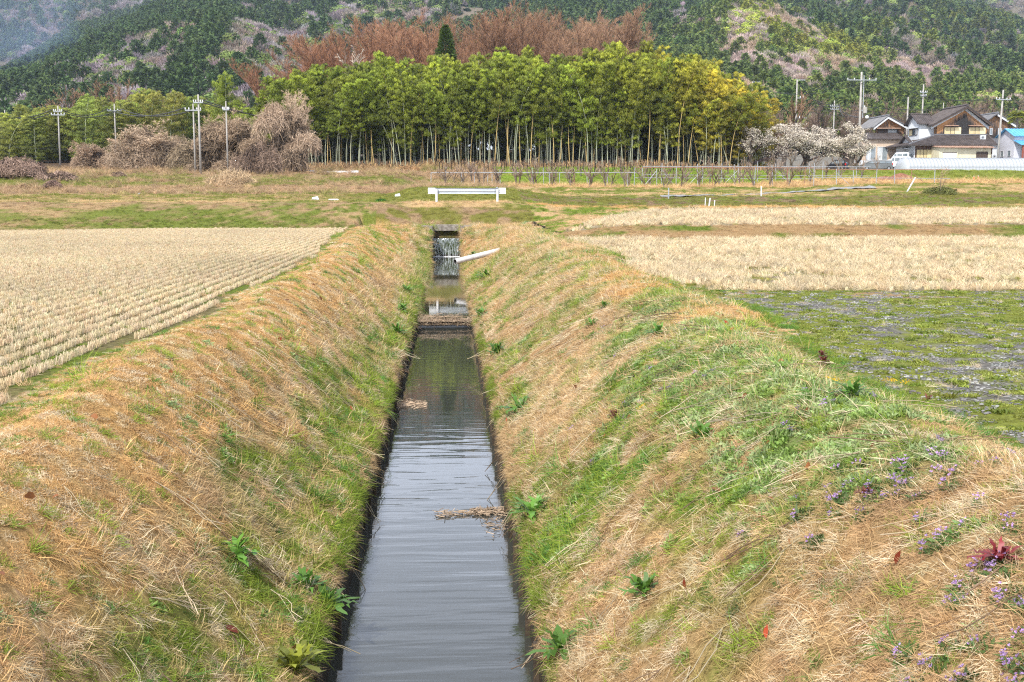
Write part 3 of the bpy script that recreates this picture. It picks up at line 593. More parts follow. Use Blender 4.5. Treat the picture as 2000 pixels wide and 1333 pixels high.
dk = gw & (gg.random(n) < .5); c = np.where(dk[:, None], OLIVE*.9, c); kinds = np.where(dk, pick(K_GRN, n), kinds)
place('field_straw', 'pale trampled rice straw covering the right fields', 'straw', x, y, kinds, c, gg.uniform(.8, 1.3, n)*(1+.55*ss(25, 60, y)), downhill=0, var=.22)
# moss and gravel field
X_, Y_ = [], []
for y0, y1, dn in ((4.0, 7.5, 50), (7.5, 13, 60), (13, 21.5, 46)):
    a, b = jit(3.2, 15, y0, y1, dn, gg); X_.append(a); Y_.append(b)
x = np.concatenate(X_); y = np.concatenate(Y_); zone, col, n1, n2 = cover(x, y); k = (zone == 5) | ((zone == 3) & (y > 19)); x, y, col, n1, n2 = x[k], y[k], col[k], n1[k], n2[k]; n = len(x)
ms = gg.random(n) < np.where(col[:, 1] > col[:, 2]*2.2, .72, .3); r_ = gg.random(n)
kinds = np.where(ms, pick(K_MOSS, n), pick(K_PEB, n)); kinds = np.where(r_ < .07, pick(K_LONG, n), kinds); kinds = np.where((r_ > .90) & ms, pick(K_HERB, n), kinds)
c = np.where(ms[:, None], np.where((gg.random(n) < .65)[:, None], MOSS*1.0, GREEN*.8), np.array([.20, .195, .185])*gg.uniform(.5, 1.25, (n, 1))); c = np.where((r_ < .07)[:, None], STRAW*.85, c)
place('moss_and_gravel', 'green moss, gravel and scraps of straw on the bare right plot', 'moss', x, y, kinds, c, gg.uniform(.7, 1.3, n)*np.where(r_ < .07, .55, 1), downhill=0)
# the green strip beside the moss plot
n = 2600; y = gg.uniform(4.5, 21.5, n); und2 = fbm(y*0+8.3, y, 3.7, 2, 5)-.5; x = CX+.8+(4.15+gg.normal(0, .11, n))*(.80+.2*ss(10, 18, y)+.22*und2); k = fbm(x, y, 1.2, 2, 50) > .42
place('edge_grass', 'green grass along the edge of the mossy plot', 'grass', x[k], y[k], pick(K_GRN, k.sum()), np.where((gg.random(k.sum()) < .6)[:, None], GREEN*.95, DGREEN*1.7), gg.uniform(.6, 1.2, k.sum()), downhill=0)
# far cover: embankment, terraces and rough land, coarser with distance
X_, Y_ = [], []
for y0, y1, dn in ((47, 66, 16), (63.5, 84, 12), (84, 105, 5.5), (105, 150, 3.2)):
    a, b = jit(-58, 72, y0, y1, dn, gg); k = (np.abs(a-.056*b) < b*.50); X_.append(a[k]); Y_.append(b[k])
x = np.concatenate(X_); y = np.concatenate(Y_); zone, col, n1, n2 = cover(x, y); k = ((zone == 7) | (zone == 8)) & ~((np.abs(x-CX) < 1.0) & (y < HEAD+.1)); x, y, col, n1, n2, zone = x[k], y[k], col[k], n1[k], n2[k], zone[k]; n = len(x)
gw = col[:, 1] > col[:, 0]*.98; far = 1.2+.018*(y-50)
kinds = np.where(gw, pick(K_GRN, n), np.where(gg.random(n) < .5, pick(K_LONG, n), pick(K_CURL, n)))
wild = (zone == 8) & ~gw & (gg.random(n) < .3); kinds = np.where(wild, pick(K_TALL, n), kinds)
FARX, FARY, FARK, FARC, FARS = x, y, kinds, col*gg.uniform(.75, 1.25, (n, 1)), far*gg.uniform(.7, 1.4, n)*np.where(zone == 8, 1.25, .9)
place('rough_grass', 'dry and green grass on the embankment and terraces beyond the fields', 'grass', FARX, FARY, FARK, FARC, FARS)
# small extras on the banks: purple flowers, fallen leaves, twigs
def near(u, v, n, r):
    p = hit(u, v); a = gg.normal(0, r, (n, 2)); return p[0]+a[:, 0], p[1]+a[:, 1]
fx, fy = [], []
for u, v, n, r in ((1680,950,26,.22), (1740,990,22,.2), (1940,1020,26,.25), (1960,1190,20,.2), (1890,1160,10,.2), (1195,640,10,.3), (1250,800,22,.4), (1700,780,9,.2), (1500,870,10,.4), (1900,1220,10,.2), (1620,960,8,.15), (1240,690,10,.4), (1850,930,12,.25), (1985,1300,10,.15)):
    a, b = near(u, v, int(n*.6), r*1.1); fx.append(a); fy.append(b)
x = np.concatenate(fx); y = np.concatenate(fy); n = len(x)
place('purple_flowers', 'small purple wild flowers scattered over the right bank', 'flowers', x, y, pick(K_BLOOM, n), np.array([.50, .32, .62])*gg.uniform(.7, 1.2, (n, 1)), gg.uniform(.35, .7, n))
place('flower_leaves', 'small green leaves around the purple flowers on the right bank', 'weeds', x+.01, y, pick(K_HERB, n), np.array([.10, .17, .05])*gg.uniform(.7, 1.3, (n, 1)), gg.uniform(.7, 1.1, n))
x, y = jit(-3.4, 4, 4, 24, 1.1, gg); k = np.abs(x-CX) > .9; x, y = x[k], y[k]; n = len(x)
place('fallen_leaves', 'orange brown fallen leaves lying on the grass banks', 'leaves', x, y, pick(K_DEAD, n), np.array([.36, .15, .06])*gg.uniform(.5, 1.3, (n, 1))*np.where(gg.random((n, 1)) < .3, np.array([.9, .4, .5]), 1), gg.uniform(.5, 1.1, n), zoff=.03)
x, y = jit(-2.6, 3.4, 4.5, 40, 7, gg); k = (np.abs(x-CX) > .85); x, y = x[k], y[k]; n = len(x)
place('dry_stalks', 'long broken dry stalks lying on the lower banks', 'stalks', x, y, pick(K_TWIG, n), np.where((gg.random(n) < .5)[:, None], STRAW*.85, BROWN*.7)*gg.uniform(.6, 1.1, (n, 1)), gg.uniform(.25, .95, n), zoff=.035)
# yellow-flowered weeds
x, y = [], []
for u, v in ((1670,765), (1758,757), (1735,752), (1635,757), (1262,803), (1336,572), (1307,560)):
    a, b = near(u, v, 3, .05); x.append(a); y.append(b)
x = np.concatenate(x); y = np.concatenate(y); place('yellow_flowers', 'tiny yellow flowers near the crest of the right bank', 'flowers', x, y, pick(K_BLOOM, len(x)), np.array([.8, .55, .03])+np.zeros((len(x), 1)), np.full(len(x), .6))
# flotsam: the debris dam and the drift of twigs further down
def flotsam(n, cx, cy, rx, ry, z, seed, ln=.16):
    g = np.random.default_rng(seed); P0 = np.stack([cx+g.uniform(-rx, rx, n), cy+g.normal(0, ry, n), z+np.abs(g.normal(0, .018, n))], -1)
    d = rdir(g, n); d[:, 2] *= .15; d[:, 1] *= .55; d = norm(d); t = np.linspace(-.5, .5, 4); L_ = ln*g.uniform(.3, 1.5, n); c = rdir(g, n)*.12
    P = P0[:, None]+(d[:, None]*t[None, :, None]+c[:, None]*(t**2)[None, :, None])*L_[:, None, None]; V, F = tubes(P, np.broadcast_to((g.uniform(.0018, .006, n))[:, None], (n, 4)), 3)
    return V, F, np.repeat(g.uniform(.35, 1.3, n), 12)
DM = leafmat('debris', 'FIXED', (.48, .36, .25), trans=0, rough=.8)
V_, F_, T_ = join([flotsam(3200, CX, DAM+.10, HW-.02, .13, .17, 3, .20), flotsam(1500, CX, DAM-.04, HW-.02, .05, .08, 4, .15), flotsam(60, CX-.1, DAM+.1, .5, .1, .28, 9, .7)])
tag(ob('debris_dam', mesh('debris_dam', V_, F_, tint=T_, mats=DM)), 'dam of twigs and straw lodged across the stream', 'debris', kind='stuff')
tag(ob('spill', MB().hexa([(CX-HW, DAM-.06, -.1), (CX+HW, DAM-.06, -.1), (CX+HW, DAM+.2, -.1), (CX-HW, DAM+.2, -.1), (CX-HW, DAM-.02, .12), (CX+HW, DAM-.02, .12), (CX+HW, DAM+.155, .204), (CX-HW, DAM+.155, .204)]).build('spill', WM).data) if False else MB().hexa([(CX-HW, DAM-.06, -.1), (CX+HW, DAM-.06, -.1), (CX+HW, DAM+.2, -.1), (CX-HW, DAM+.2, -.1), (CX-HW, DAM-.02, .12), (CX+HW, DAM-.02, .12), (CX+HW, DAM+.155, .204), (CX-HW, DAM+.155, .204)]).build('spilling_water', WM), kind='structure')
p1 = at(960, 1000, 12.55); V_, F_, T_ = join([flotsam(300, .45, 12.6, .22, .07, .003, 5, .08), flotsam(110, .12, 12.52, .3, .05, .005, 6, .09), flotsam(60, .5, 12.1, .12, .25, .006, 7, .07)])
tag(ob('floating_twigs', mesh('floating_twigs', V_, F_, tint=T_, mats=DM)), 'thin raft of twigs floating beside the right bank', 'debris', kind='stuff')
V_, F_, T_ = join([flotsam(320, -.68, 19.4, .26, .16, .006, 8, .07)])
tag(ob('floating_straw', mesh('floating_straw', V_, F_, tint=T_*1.4, mats=DM)), 'scum of straw bits floating by the left bank further upstream', 'debris', kind='stuff')
# ------------------------------------------------------------------ woody plants
def grow(g, base, d, L, r, lev, out):
    """lev: list of (children, length ratio, spread, up) ; vectorised level by level. base (N,3) d (N,3) L (N,) r (N,)"""
    t = np.linspace(0, 1, 5); c = g.normal(0, .22, (len(L), 3)); c[:, 2] = np.abs(c[:, 2])*.3
    P = base[:, None]+(d[:, None]*t[None, :, None]+c[:, None]*(t**2)[None, :, None])*L[:, None, None]
    rr = r[:, None]*np.interp(t, [0, 1], [1, .45])[None]; out.append((P, rr))
    if not lev: return
    k, lr, sp, up = lev[0]; n = len(L)*k
    tt = np.tile(np.linspace(.35, 1.0, k), len(L))+g.uniform(-.08, .0, n); i = np.repeat(np.arange(len(L)), k)
    b = base[i]+(d[i]*tt[:, None]+c[i]*(tt**2)[:, None])*L[i][:, None]; tl = norm(d[i]+2*c[i]*tt[:, None])
    nd = norm(tl+rdir(g, n)*sp+np.array([0, 0, up])); grow(g, b, nd, L[i]*lr*g.uniform(.7, 1.2, n)*(1.15-.35*tt), r[i]*(.54-.14*tt), lev[1:], out)
def tree_mesh(seed, h, trunk, lev, lean=(0, 0), r0=.25, thin=.02, fork=1, sp0=.5):
    g = np.random.default_rng(seed); out = []
    b = np.zeros((1, 3)); d = norm(np.array([[lean[0], lean[1], 1.0]])); grow(g, b, d, np.array([trunk]), np.array([r0]), lev, out)
    top = max(P[..., 2].max() for P, _ in out); k = h/top; V1 = tubes(out[0][0]*k, out[0][1]*k, 8); parts = []
    for i, (P, rr) in enumerate(out[1:]):
        P = P*k; rr = np.maximum(rr*k, thin)
        if i >= len(out)-3: V, F = ribbons(P[:, ::2] if i < len(out)-2 else P[:, [0, 2, 4]], rr[:, [0, 2, 4]]*2, np.cross(P[:, -1]-P[:, 0], rdir(g, len(P)))); parts.append((V, F, np.repeat(g.uniform(.75, 1.25, len(P))*(.7 if i < len(out)-2 else 1), 6)))
        else: V, F = tubes(P, rr, 5); parts.append((V, F, np.full(len(V), .55)))
    return V1, join(parts)
BARK = surf('bark', (.07, .055, .045), (.20, .17, .14), 3, rough=.9, bump=.5, stretch=(1, 1, .25))
def bare_tree(name, seed, h, trunk, lev, mat, label=None, cat='tree', **kw):
    (V, F), (V2, F2, T2) = tree_mesh(seed, h, trunk, lev, **kw)
    t = thing(name, label, cat); ob('trunk', mesh('trunk', V, F, mats=BARK, smooth=True), t); ob('crown', mesh('crown', V2, F2, tint=T2, mats=mat), t); return t
TW = leafmat('twigs', 'OBJECT', trans=0, rough=.8, spec=.1)
LEAF = leafmat('leaf', 'OBJECT', trans=.22, rough=.5, spec=.3)
def hill_z(x, y): return float(H(x, y))
def put_on(first, proto, x, y, **kw):
    sink = kw.pop('sink', .1); z = hill_z(x, y)-sink
    if first[0]:
        first[0] = False; proto.location = (x, y, z); proto.rotation_euler = (0, 0, kw.get('rz', 0)); sc = kw.get('sc', 1); proto.scale = (sc, sc, sc) if not hasattr(sc, '__len__') else sc
        if kw.get('label'): proto['label'] = kw['label']
        if kw.get('group'): proto['group'] = kw['group']
        if kw.get('color') is not None:
            proto.color = kw['color']
            for c in proto.children: c.color = kw['color']
        return proto
    return dup(proto, (x, y, z), kw.get('rz', 0), kw.get('sc', 1), kw.get('label'), kw.get('group'), kw.get('color'))
class Kinds:
    """a handful of prototypes, each used for the first time before it is copied"""
    def __init__(s, protos): s.p = protos; s.f = [[True] for _ in protos]
    def put(s, k, x, y, **kw): return put_on(s.f[k % len(s.p)], s.p[k % len(s.p)], x, y, **kw)
    def done(s):
        for p, f in zip(s.p, s.f):
            if f[0]:
                for c in list(p.children): bpy.data.objects.remove(c)
                bpy.data.objects.remove(p)
rr_ = random.Random(5)
# ---- bamboo
def bamboo(seed, h=14.0, lo=.42, lean=.9, dens=1.0, full=False, tuft=1.0):
    g = np.random.default_rng(seed); t = np.linspace(0, 1, 16); a = g.uniform(0, 2*np.pi); bend = lean*g.uniform(.6, 1.3)
    ax = np.stack([bend*np.cos(a)*t**2.6*h*.16, bend*np.sin(a)*t**2.6*h*.10, h*(t-.06*bend*t**4)], -1); rad = .058*(1-t*.82)
    V, F = tubes(ax[None], rad[None], 6)
    n = int(72*dens); tn = np.sort(g.uniform(lo, 1.0, n)); bp = np.stack([np.interp(tn, t, ax[:, i]) for i in range(3)], -1)
    q = (tn-lo)/(1-lo); L = (.42+1.12*np.sin(np.pi*np.clip(q*.8+.2, 0, 1))**.9)*g.uniform(.6, 1.3, n)*tuft*1.0; az = np.arange(n)*2.4+g.normal(0, .4, n)
    tip = bp+np.stack([np.cos(az)*L, np.sin(az)*L, L*(.30-.1*(1-q))], -1); parts = []
    bt = np.linspace(0, 1, 4); BP = bp[:, None]+(tip-bp)[:, None]*bt[None, :, None]; BP[..., 2] += .18*np.sin(np.pi*bt)[None]
    vb, fb = tubes(BP, np.full((n, 4), .010), 3); parts.append((vb, fb, 1.0))
    # leaf domes: at 45 %, 75 % and the tip of every branch
    cs = np.concatenate([bp+(tip-bp)*f for f in (.45, .8, 1.0)]); Rr = np.concatenate([np.full(n, .30), np.full(n, .42), np.full(n, .38)])*tuft*.84*g.uniform(.55, 1.4, 3*n)*np.tile(.35+.65*L/L.max(), 3)
    m = 50; c = np.repeat(cs, m, 0); rr2 = np.repeat(Rr, m); o = rdir(g, len(c)); o[:, 2] = np.abs(o[:, 2])*1.0-.35; o = norm(o)
    p0 = c+o*rr2[:, None]*np.array([1, 1, 1.25])*g.uniform(.7, 1.0, (len(c), 1)); ld = norm(o*np.array([.8, .8, .1])+np.array([0, 0, -1.1])+g.normal(0, .3, (len(c), 3)))
    ll = g.uniform(.11, .22, len(c)); tt = np.array([0, .5, 1]); P = p0[:, None]+ld[:, None]*tt[None, :, None]*ll[:, None, None]; P[..., 2] -= .06*tt[None]**2
    W = np.array([.35, 1, .08])[None]*g.uniform(.028, .055, len(c))[:, None]; V2, F2 = ribbons(P, W, np.cross(ld, norm(o+rdir(g, len(c))*.5)))
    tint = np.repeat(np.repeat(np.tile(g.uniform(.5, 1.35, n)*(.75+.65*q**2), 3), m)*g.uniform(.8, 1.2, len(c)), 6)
    parts2 = [(V2, F2, tint)]
    return (V, F), join(parts), join(parts2)
CULM = leafmat('bamboo_culm', 'FIXED', (.42, .44, .30), trans=0, rough=.45, spec=.4)
CULM2 = leafmat('dry_bamboo_culm', 'FIXED', (.55, .40, .16), trans=0, rough=.5, spec=.4)
def bamboo_thing(seed, **kw):
    dry = kw.pop('dry', False); (V, F), (Vb, Fb, Tb), (V2, F2, T2) = bamboo(seed, **kw); g = np.random.default_rng(seed+900)
    t = thing('bamboo', None, 'bamboo'); ob('culm', mesh('culm', V, F, tint=np.repeat(g.uniform(.75, 1.1, 16), 6), mats=CULM2 if dry else CULM, smooth=True), t)
    V3, F3, T3 = join([(Vb, Fb, .8), (V2, F2, T2)]); ob('foliage', mesh('foliage', V3, F3, tint=T3, mats=LEAF), t); return t
front = Kinds([bamboo_thing(100+i, lean=(1.2, 2.0, .9, 2.8, 1.6, 1.1, 2.3)[i], lo=(.18, .38, .45, .55, .28, .48, .34)[i], dry=i in (2, 5)) for i in range(7)])
backb = Kinds([bamboo_thing(200+i, lean=.8, lo=.22, dens=1.05) for i in range(4)])
fullb = Kinds([bamboo_thing(300+i, lean=1.1, lo=.06, dens=1.25, h=12.0, tuft=1.15) for i in range(5)])
def top_v(u): return -8+np.interp(u, [440, 500, 540, 590, 640, 690, 740, 800, 860, 920, 980, 1040, 1100, 1150, 1200, 1240, 1280, 1330, 1380, 1430, 1470, 1500, 1530], [215, 180, 150, 140, 120, 135, 108, 120, 105, 112, 100, 97, 118, 98, 92, 85, 98, 110, 115, 140, 170, 200, 235])
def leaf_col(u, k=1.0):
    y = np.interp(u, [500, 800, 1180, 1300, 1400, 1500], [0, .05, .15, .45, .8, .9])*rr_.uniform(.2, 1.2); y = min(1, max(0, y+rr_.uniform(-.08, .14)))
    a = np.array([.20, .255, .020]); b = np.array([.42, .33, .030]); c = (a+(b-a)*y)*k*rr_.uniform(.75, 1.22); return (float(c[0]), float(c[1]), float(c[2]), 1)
LB = {'front': 'tall bamboo with a bare pale culm at the front edge of the large grove', 'gold': 'golden bamboo with yellow leaves at the right end of the large grove', 'back': 'dense green bamboo standing in the second rank of the large grove',
      'rear': 'shaded bamboo deep inside the large bamboo grove', 'left': 'leafy bamboo in the low green thicket behind the left utility poles'}
cnt = 0
def bam(kinds, k, u, Y, vt, what, h0, col=None, sxy=None):
    x = at(u, 325, Y)[0]; zb = hill_z(x, Y); h = at(u, vt, Y)[2]-zb; s = h/h0
    o = kinds.put(k, x, Y, rz=rr_.uniform(0, 6.28), sc=(sxy or min(1.1, .45+.55*s), sxy or min(1.1, .45+.55*s), s), label=LB[what], group=dict(front='bamboos at the front of the grove', gold='golden bamboos at the right end of the grove', back='bamboos of the second rank', rear='bamboos inside the grove', left='bamboos of the left thicket')[what], color=col or leaf_col(u, dict(rear=.6, back=.8).get(what, 1)))  # leaf colour darkened towards the back ranks, painting in the grove's inner shade
    tl_ = rr_.gauss(0, .035) if rr_.random() < .85 else rr_.gauss(0, .13); o.rotation_euler = (rr_.gauss(0, .02), tl_ if what != 'rear' else 0, 0); o.rotation_euler.rotate_axis('Z', rr_.uniform(0, 6.28))
for i in range(148):
    u = 535+i*(1490-535)/148+rr_.uniform(-5, 5); Y = rr_.uniform(133.5, 137)+4*float(ss(620, 520, u))+4*float(ss(1420, 1500, u)); bam(front, rr_.randrange(7), u, Y, top_v(u)+rr_.uniform(-14, 55)+(35 if rr_.random() < .3 else 0), 'gold' if u > 1330 else 'front', 14.0)
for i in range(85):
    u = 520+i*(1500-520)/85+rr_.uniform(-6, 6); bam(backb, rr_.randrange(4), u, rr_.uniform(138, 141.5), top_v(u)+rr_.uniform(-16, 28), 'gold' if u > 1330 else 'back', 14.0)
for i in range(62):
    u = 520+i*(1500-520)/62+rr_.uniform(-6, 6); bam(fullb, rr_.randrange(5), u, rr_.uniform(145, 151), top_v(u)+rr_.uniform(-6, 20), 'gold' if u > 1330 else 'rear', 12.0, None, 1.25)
def topl(u): return np.interp(u, [-60, 0, 40, 80, 130, 180, 230, 290, 330, 380, 430, 470, 530], [235, 222, 205, 190, 205, 162, 190, 165, 172, 170, 185, 215, 215])
for i in range(95):
    u = -70+i*(540+60)/95+rr_.uniform(-7, 7); Y = rr_.choice([162, 168, 175])+rr_.uniform(-3, 3); d_ = rr_.uniform(.75, 1.15); c = (.21*d_+rr_.uniform(0, .06), .27*d_, .045*d_, 1)
    bam(fullb, rr_.randrange(5), u, Y, topl(u)+rr_.uniform(-8, 35), 'left', 12.0, c, 1.15)
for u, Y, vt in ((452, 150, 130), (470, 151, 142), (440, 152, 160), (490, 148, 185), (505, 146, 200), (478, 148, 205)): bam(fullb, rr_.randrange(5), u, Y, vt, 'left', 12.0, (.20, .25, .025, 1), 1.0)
front.done(); backb.done(); fullb.done()
# dark leaf litter and undergrowth inside the grove
# ---- red-brown bare trees behind the grove
lev = [(6, .66, .62, .40), (5, .62, .50, .30), (5, .60, .48, .25), (6, .52, .52, .25), (8, .6, .62, .28)]
zk = Kinds([bare_tree('bare_tree', 400+i, 24, 9, lev, TW, r0=.34, thin=.014) for i in range(4)])
def topz(u): return np.interp(u, [540, 575, 620, 680, 740, 800, 870, 940, 1000, 1060, 1120, 1180, 1225, 1255], [125, 92, 68, 52, 45, 24, 18, 16, 18, 14, 10, 18, 40, 80])
k = 0
for u, Y in ((560,196),(600,190),(648,196),(690,188),(735,196),(775,190),(815,196),(860,190),(905,197),(945,190),(990,196),(1030,190),(1075,196),(1110,189),(1150,196),(1185,190),(1222,196),(630,207),(715,207),(795,208),(880,208),(965,208),(1050,208),(1130,208),(1200,206),(580,200),(665,200),(755,202),(840,201),(925,202),(1010,201),(1095,201),(1170,201),(690,214),(910,214),(1100,214)):
    x = at(u, 325, Y)[0]; h = at(u, topz(u)+rr_.uniform(-2, 12), Y)[2]-hill_z(x, Y); c = rr_.uniform(.8, 1.15); r_ = float(ss(1250, 600, u))
    zk.put(k, x, Y, rz=rr_.uniform(0, 6), sc=(h/24*1.0, h/24*1.0, h/24), label='tall bare tree with rusty red twigs rising behind the large bamboo grove', group='rusty bare trees behind the bamboo grove', color=((.30+.05*r_)*c, (.180-.005*r_)*c, (.108-.012*r_)*c, 1)); k += 1
# brown bare trees at the mountain foot, right of the grove
bk = Kinds([bare_tree('bare_tree', 420+i, 13, 4.2, [(5, .62, .6, .3), (5, .6, .55, .2), (5, .6, .55, .15), (5, .55, .6, .1)], TW, r0=.24, thin=.022) for i in range(3)])
for i in range(44):
    u = 1490+i*(2060-1490)/44+rr_.uniform(-8, 8); Y = rr_.uniform(205, 240); x = at(u, 300, Y)[0]; c = rr_.uniform(.75, 1.2)
    bk.put(i, x, Y, rz=rr_.uniform(0, 6), sc=rr_.uniform(.6, .95), label='grey brown bare tree in the belt of woodland behind the houses', group='bare trees behind the houses', color=(.22*c, .155*c, .115*c, 1))
for i, (u, Y, h, lab) in enumerate(((205,190,1.0,0),(245,188,1.05,0),(280,186,.95,0),(330,192,.9,0),(118,187,.9,0),(60,190,.8,0),(1530,160,.85,1),(1515,152,.7,1))):
    x = at(u, 325, Y)[0]
    bk.put(i, x, Y, rz=i*1.3, sc=h, label='bare brown tree poking out of the left bamboo thicket' if not lab else 'bare brown tree at the right end of the golden bamboos', group='bare trees of the left thicket' if not lab else 'bare trees at the right end of the grove', color=(.27, .165, .10, 1))
# pale grey bare tree before the rusty ones
pk = bare_tree('bare_tree', 431, 13, 4.0, [(5, .62, .7, .25), (5, .6, .65, .1), (5, .55, .7, .1), (4, .5, .7, 0)], TW, 'pale grey bare tree standing in front of the rusty trees behind the grove', r0=.3, thin=.03)
x = at(702, 200, 178)[0]; pk.location = (x, 178, hill_z(x, 178)); s = (at(702, 78, 178)[2]-hill_z(x, 178))/13; pk.scale = (s*.8, s*.8, s)
for c in pk.children: c.color = (.45, .38, .30, 1)
# ---- conifers: the dark one above the grove
def conifer(seed, h, rad, n=2600, leaf=.5, w=.14):
    g = np.random.default_rng(seed); q = g.random(n)**.8; zc = .12+q*.88; lay = 1-q; prof = np.clip(lay*1.9, 0, 1)**.75*rad*(.85+.3*g.random(n)); az = g.uniform(0, 2*np.pi, n)+0
    lump = .75+.4*fbm(az*1.5, zc*6, 1, 2, seed); r = prof*lump*g.uniform(.55, 1, n)
    p0 = np.stack([np.cos(az)*r, np.sin(az)*r, zc*h], -1); d = norm(np.stack([np.cos(az), np.sin(az), g.uniform(.0, .7, n)], -1)+g.normal(0, .3, (n, 3))); t = np.array([0, .5, 1]); L = leaf*g.uniform(.6, 1.3, n)
    P = p0[:, None]+d[:, None]*t[None, :, None]*L[:, None, None]; V, F = ribbons(P, np.array([.5, 1, .15])[None]*w*g.uniform(.7, 1.4, n)[:, None], np.cross(d, rdir(g, n)))
    return V, F, np.repeat(g.uniform(.6, 1.3, n), 6)
t = thing('cedar', 'dark green pointed cedar rising above the middle of the bamboo grove', 'tree'); x = at(872, 325, 152)[0]; zb = hill_z(x, 152); hh = at(872, 51, 152)[2]-zb; t.location = (x, 152, zb)
V_, F_, T_ = conifer(8, hh, 2.3, 9000, .42, .13); k_ = V_[:, 2].max()/hh; o = ob('crown', mesh('crown', V_, F_, tint=T_, mats=LEAF), t); o.color = (.075, .115, .022, 1)
V_, F_ = tubes(np.array([[(0, 0, 0), (0, 0, hh*.5), (0, 0, hh*.95)]]), np.array([[.28, .18, .04]]), 8); ob('trunk', mesh('trunk', V_, F_, mats=BARK), t)
# ---- vine-covered thickets: heaps of tangled dry stems
def tangle(seed, rx, ry, h, n, ln=1.6, w=.045, droop=.5, mounds=11, tall=0):
    g = np.random.default_rng(seed); cs = np.stack([g.uniform(-.7, .7, mounds), g.uniform(-.6, .6, mounds), g.uniform(0, .15, mounds)], -1); hs = np.sqrt(np.maximum(.05, 1-cs[:, 0]**2*.9))*g.uniform(.45, .95, mounds); hs[0] = 1; cs[0] *= .4
    if tall: cs[:, 2] = np.linspace(0, .80, mounds)**1.1; cs[:, 0] = g.uniform(-.75, .75, mounds)+.2*np.linspace(-1, 1, mounds); hs = g.uniform(.14, .24, mounds)
    ws = g.uniform(.28, .5, mounds); i = g.choice(mounds, n, p=(ws*hs)/(ws*hs).sum()); o = rdir(g, n); o[:, 2] = np.abs(o[:, 2]); rr = g.uniform(.35, 1.0, n)**.45*(.7+.5*fbm(np.arctan2(o[:, 1], o[:, 0])*1.4+i*3, o[:, 2]*3, 1, 3, seed))
    p0 = (cs[i]+o*rr[:, None]*np.stack([ws[i], ws[i], hs[i]], -1))*np.array([rx, ry, h])
    tang = norm(np.cross(o, rdir(g, n))+np.array([0, 0, -droop*.4])); K = 6; t = np.linspace(-.5, .5, K); L = ln*g.uniform(.3, 1.4, n); cv = g.normal(0, .5, (n, 3)); cv[:, 2] -= droop
    P = p0[:, None]+(tang[:, None]*t[None, :, None]+cv[:, None]*(t**2)[None, :, None])*L[:, None, None]+g.normal(0, .05*ln, (n, K, 3)); P[..., 2] = np.maximum(P[..., 2], .02)
    V, F = ribbons(P, w*g.uniform(.4, 1.3, n)[:, None]*np.ones((1, K)), rdir(g, n)); return V, F, np.repeat(g.uniform(.4, 1.5, n), K*2)
CORE = leafmat('bush_core', 'OBJECT', trans=0, rough=.9, spec=.05)
_b = None
def bush(name, label, cat, u, vb, Y, wpx, vtop, seed, n=5200, col=(.36, .25, .17, 1), ln=None, w=.030, extra=0, group=None, droop=.5, tall=0):
    x = at(u, vb, Y)[0]; z = hill_z(x, Y); h = at(u, vtop, Y)[2]-z; rx = wpx/2*Y/F_PX; t = thing(name, label, cat, (x, Y, z-.05), 0, group)
    V, F, T = tangle(seed, rx*1.0, min(rx, 3.5), h*.92, int(n*1.2), ln or max(.4, h*.20), w, droop, tall=tall); o = ob('stems', mesh('stems', V, F, tint=T, mats=TW), t); o.color = col
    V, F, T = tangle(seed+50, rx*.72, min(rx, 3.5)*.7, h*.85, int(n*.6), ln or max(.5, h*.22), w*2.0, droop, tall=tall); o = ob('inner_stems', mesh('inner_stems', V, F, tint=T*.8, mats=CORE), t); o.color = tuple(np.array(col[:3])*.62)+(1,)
    if extra:
        (V, F), (V2, F2, T2) = tree_mesh(seed+7, h*1.1, h*.14, [(11, 2.6, 1.1, .5), (6, .55, .8, .2), (6, .55, .8, .15), (7, .5, .9, .1), (4, .6, .9, 0)], r0=.14, thin=.013); o = ob('branches', mesh('branches', *[np.concatenate([V, V2]), np.concatenate([F, F2+len(V)])], tint=np.concatenate([np.ones(len(V)), T2]), mats=TW), t); o.color = tuple(min(1, c*1.25) for c in col[:3])+(1,); bw_ = float(np.abs(V2[:, 0]).max()); o.scale = (rx*1.12/bw_, min(rx, 3.5)*1.05/bw_, 1)
    return t
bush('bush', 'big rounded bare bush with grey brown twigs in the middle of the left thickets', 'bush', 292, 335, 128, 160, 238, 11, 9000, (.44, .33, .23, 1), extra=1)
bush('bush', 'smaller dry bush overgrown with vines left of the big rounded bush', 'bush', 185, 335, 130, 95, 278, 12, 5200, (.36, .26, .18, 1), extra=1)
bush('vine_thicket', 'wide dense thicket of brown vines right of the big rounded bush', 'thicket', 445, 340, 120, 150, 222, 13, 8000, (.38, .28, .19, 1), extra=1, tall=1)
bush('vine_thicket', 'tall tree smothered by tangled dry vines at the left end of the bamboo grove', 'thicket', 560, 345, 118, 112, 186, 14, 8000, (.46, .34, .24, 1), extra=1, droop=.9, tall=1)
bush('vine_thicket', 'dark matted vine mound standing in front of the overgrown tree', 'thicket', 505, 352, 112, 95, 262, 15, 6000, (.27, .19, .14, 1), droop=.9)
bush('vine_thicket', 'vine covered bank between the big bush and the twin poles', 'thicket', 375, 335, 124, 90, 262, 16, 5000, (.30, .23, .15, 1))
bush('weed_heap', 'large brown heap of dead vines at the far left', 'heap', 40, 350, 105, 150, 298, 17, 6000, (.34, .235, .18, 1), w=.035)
bush('weed_heap', 'low brown heap of dead vines below the tall left pole', 'heap', 118, 352, 103, 95, 330, 18, 3600, (.36, .25, .19, 1), w=.035)
bush('weed_heap', 'small dark round heap of dead weeds in the grass on the left', 'heap', 102, 366, 93, 42, 349, 19, 1800, (.30, .20, .16, 1), w=.025)
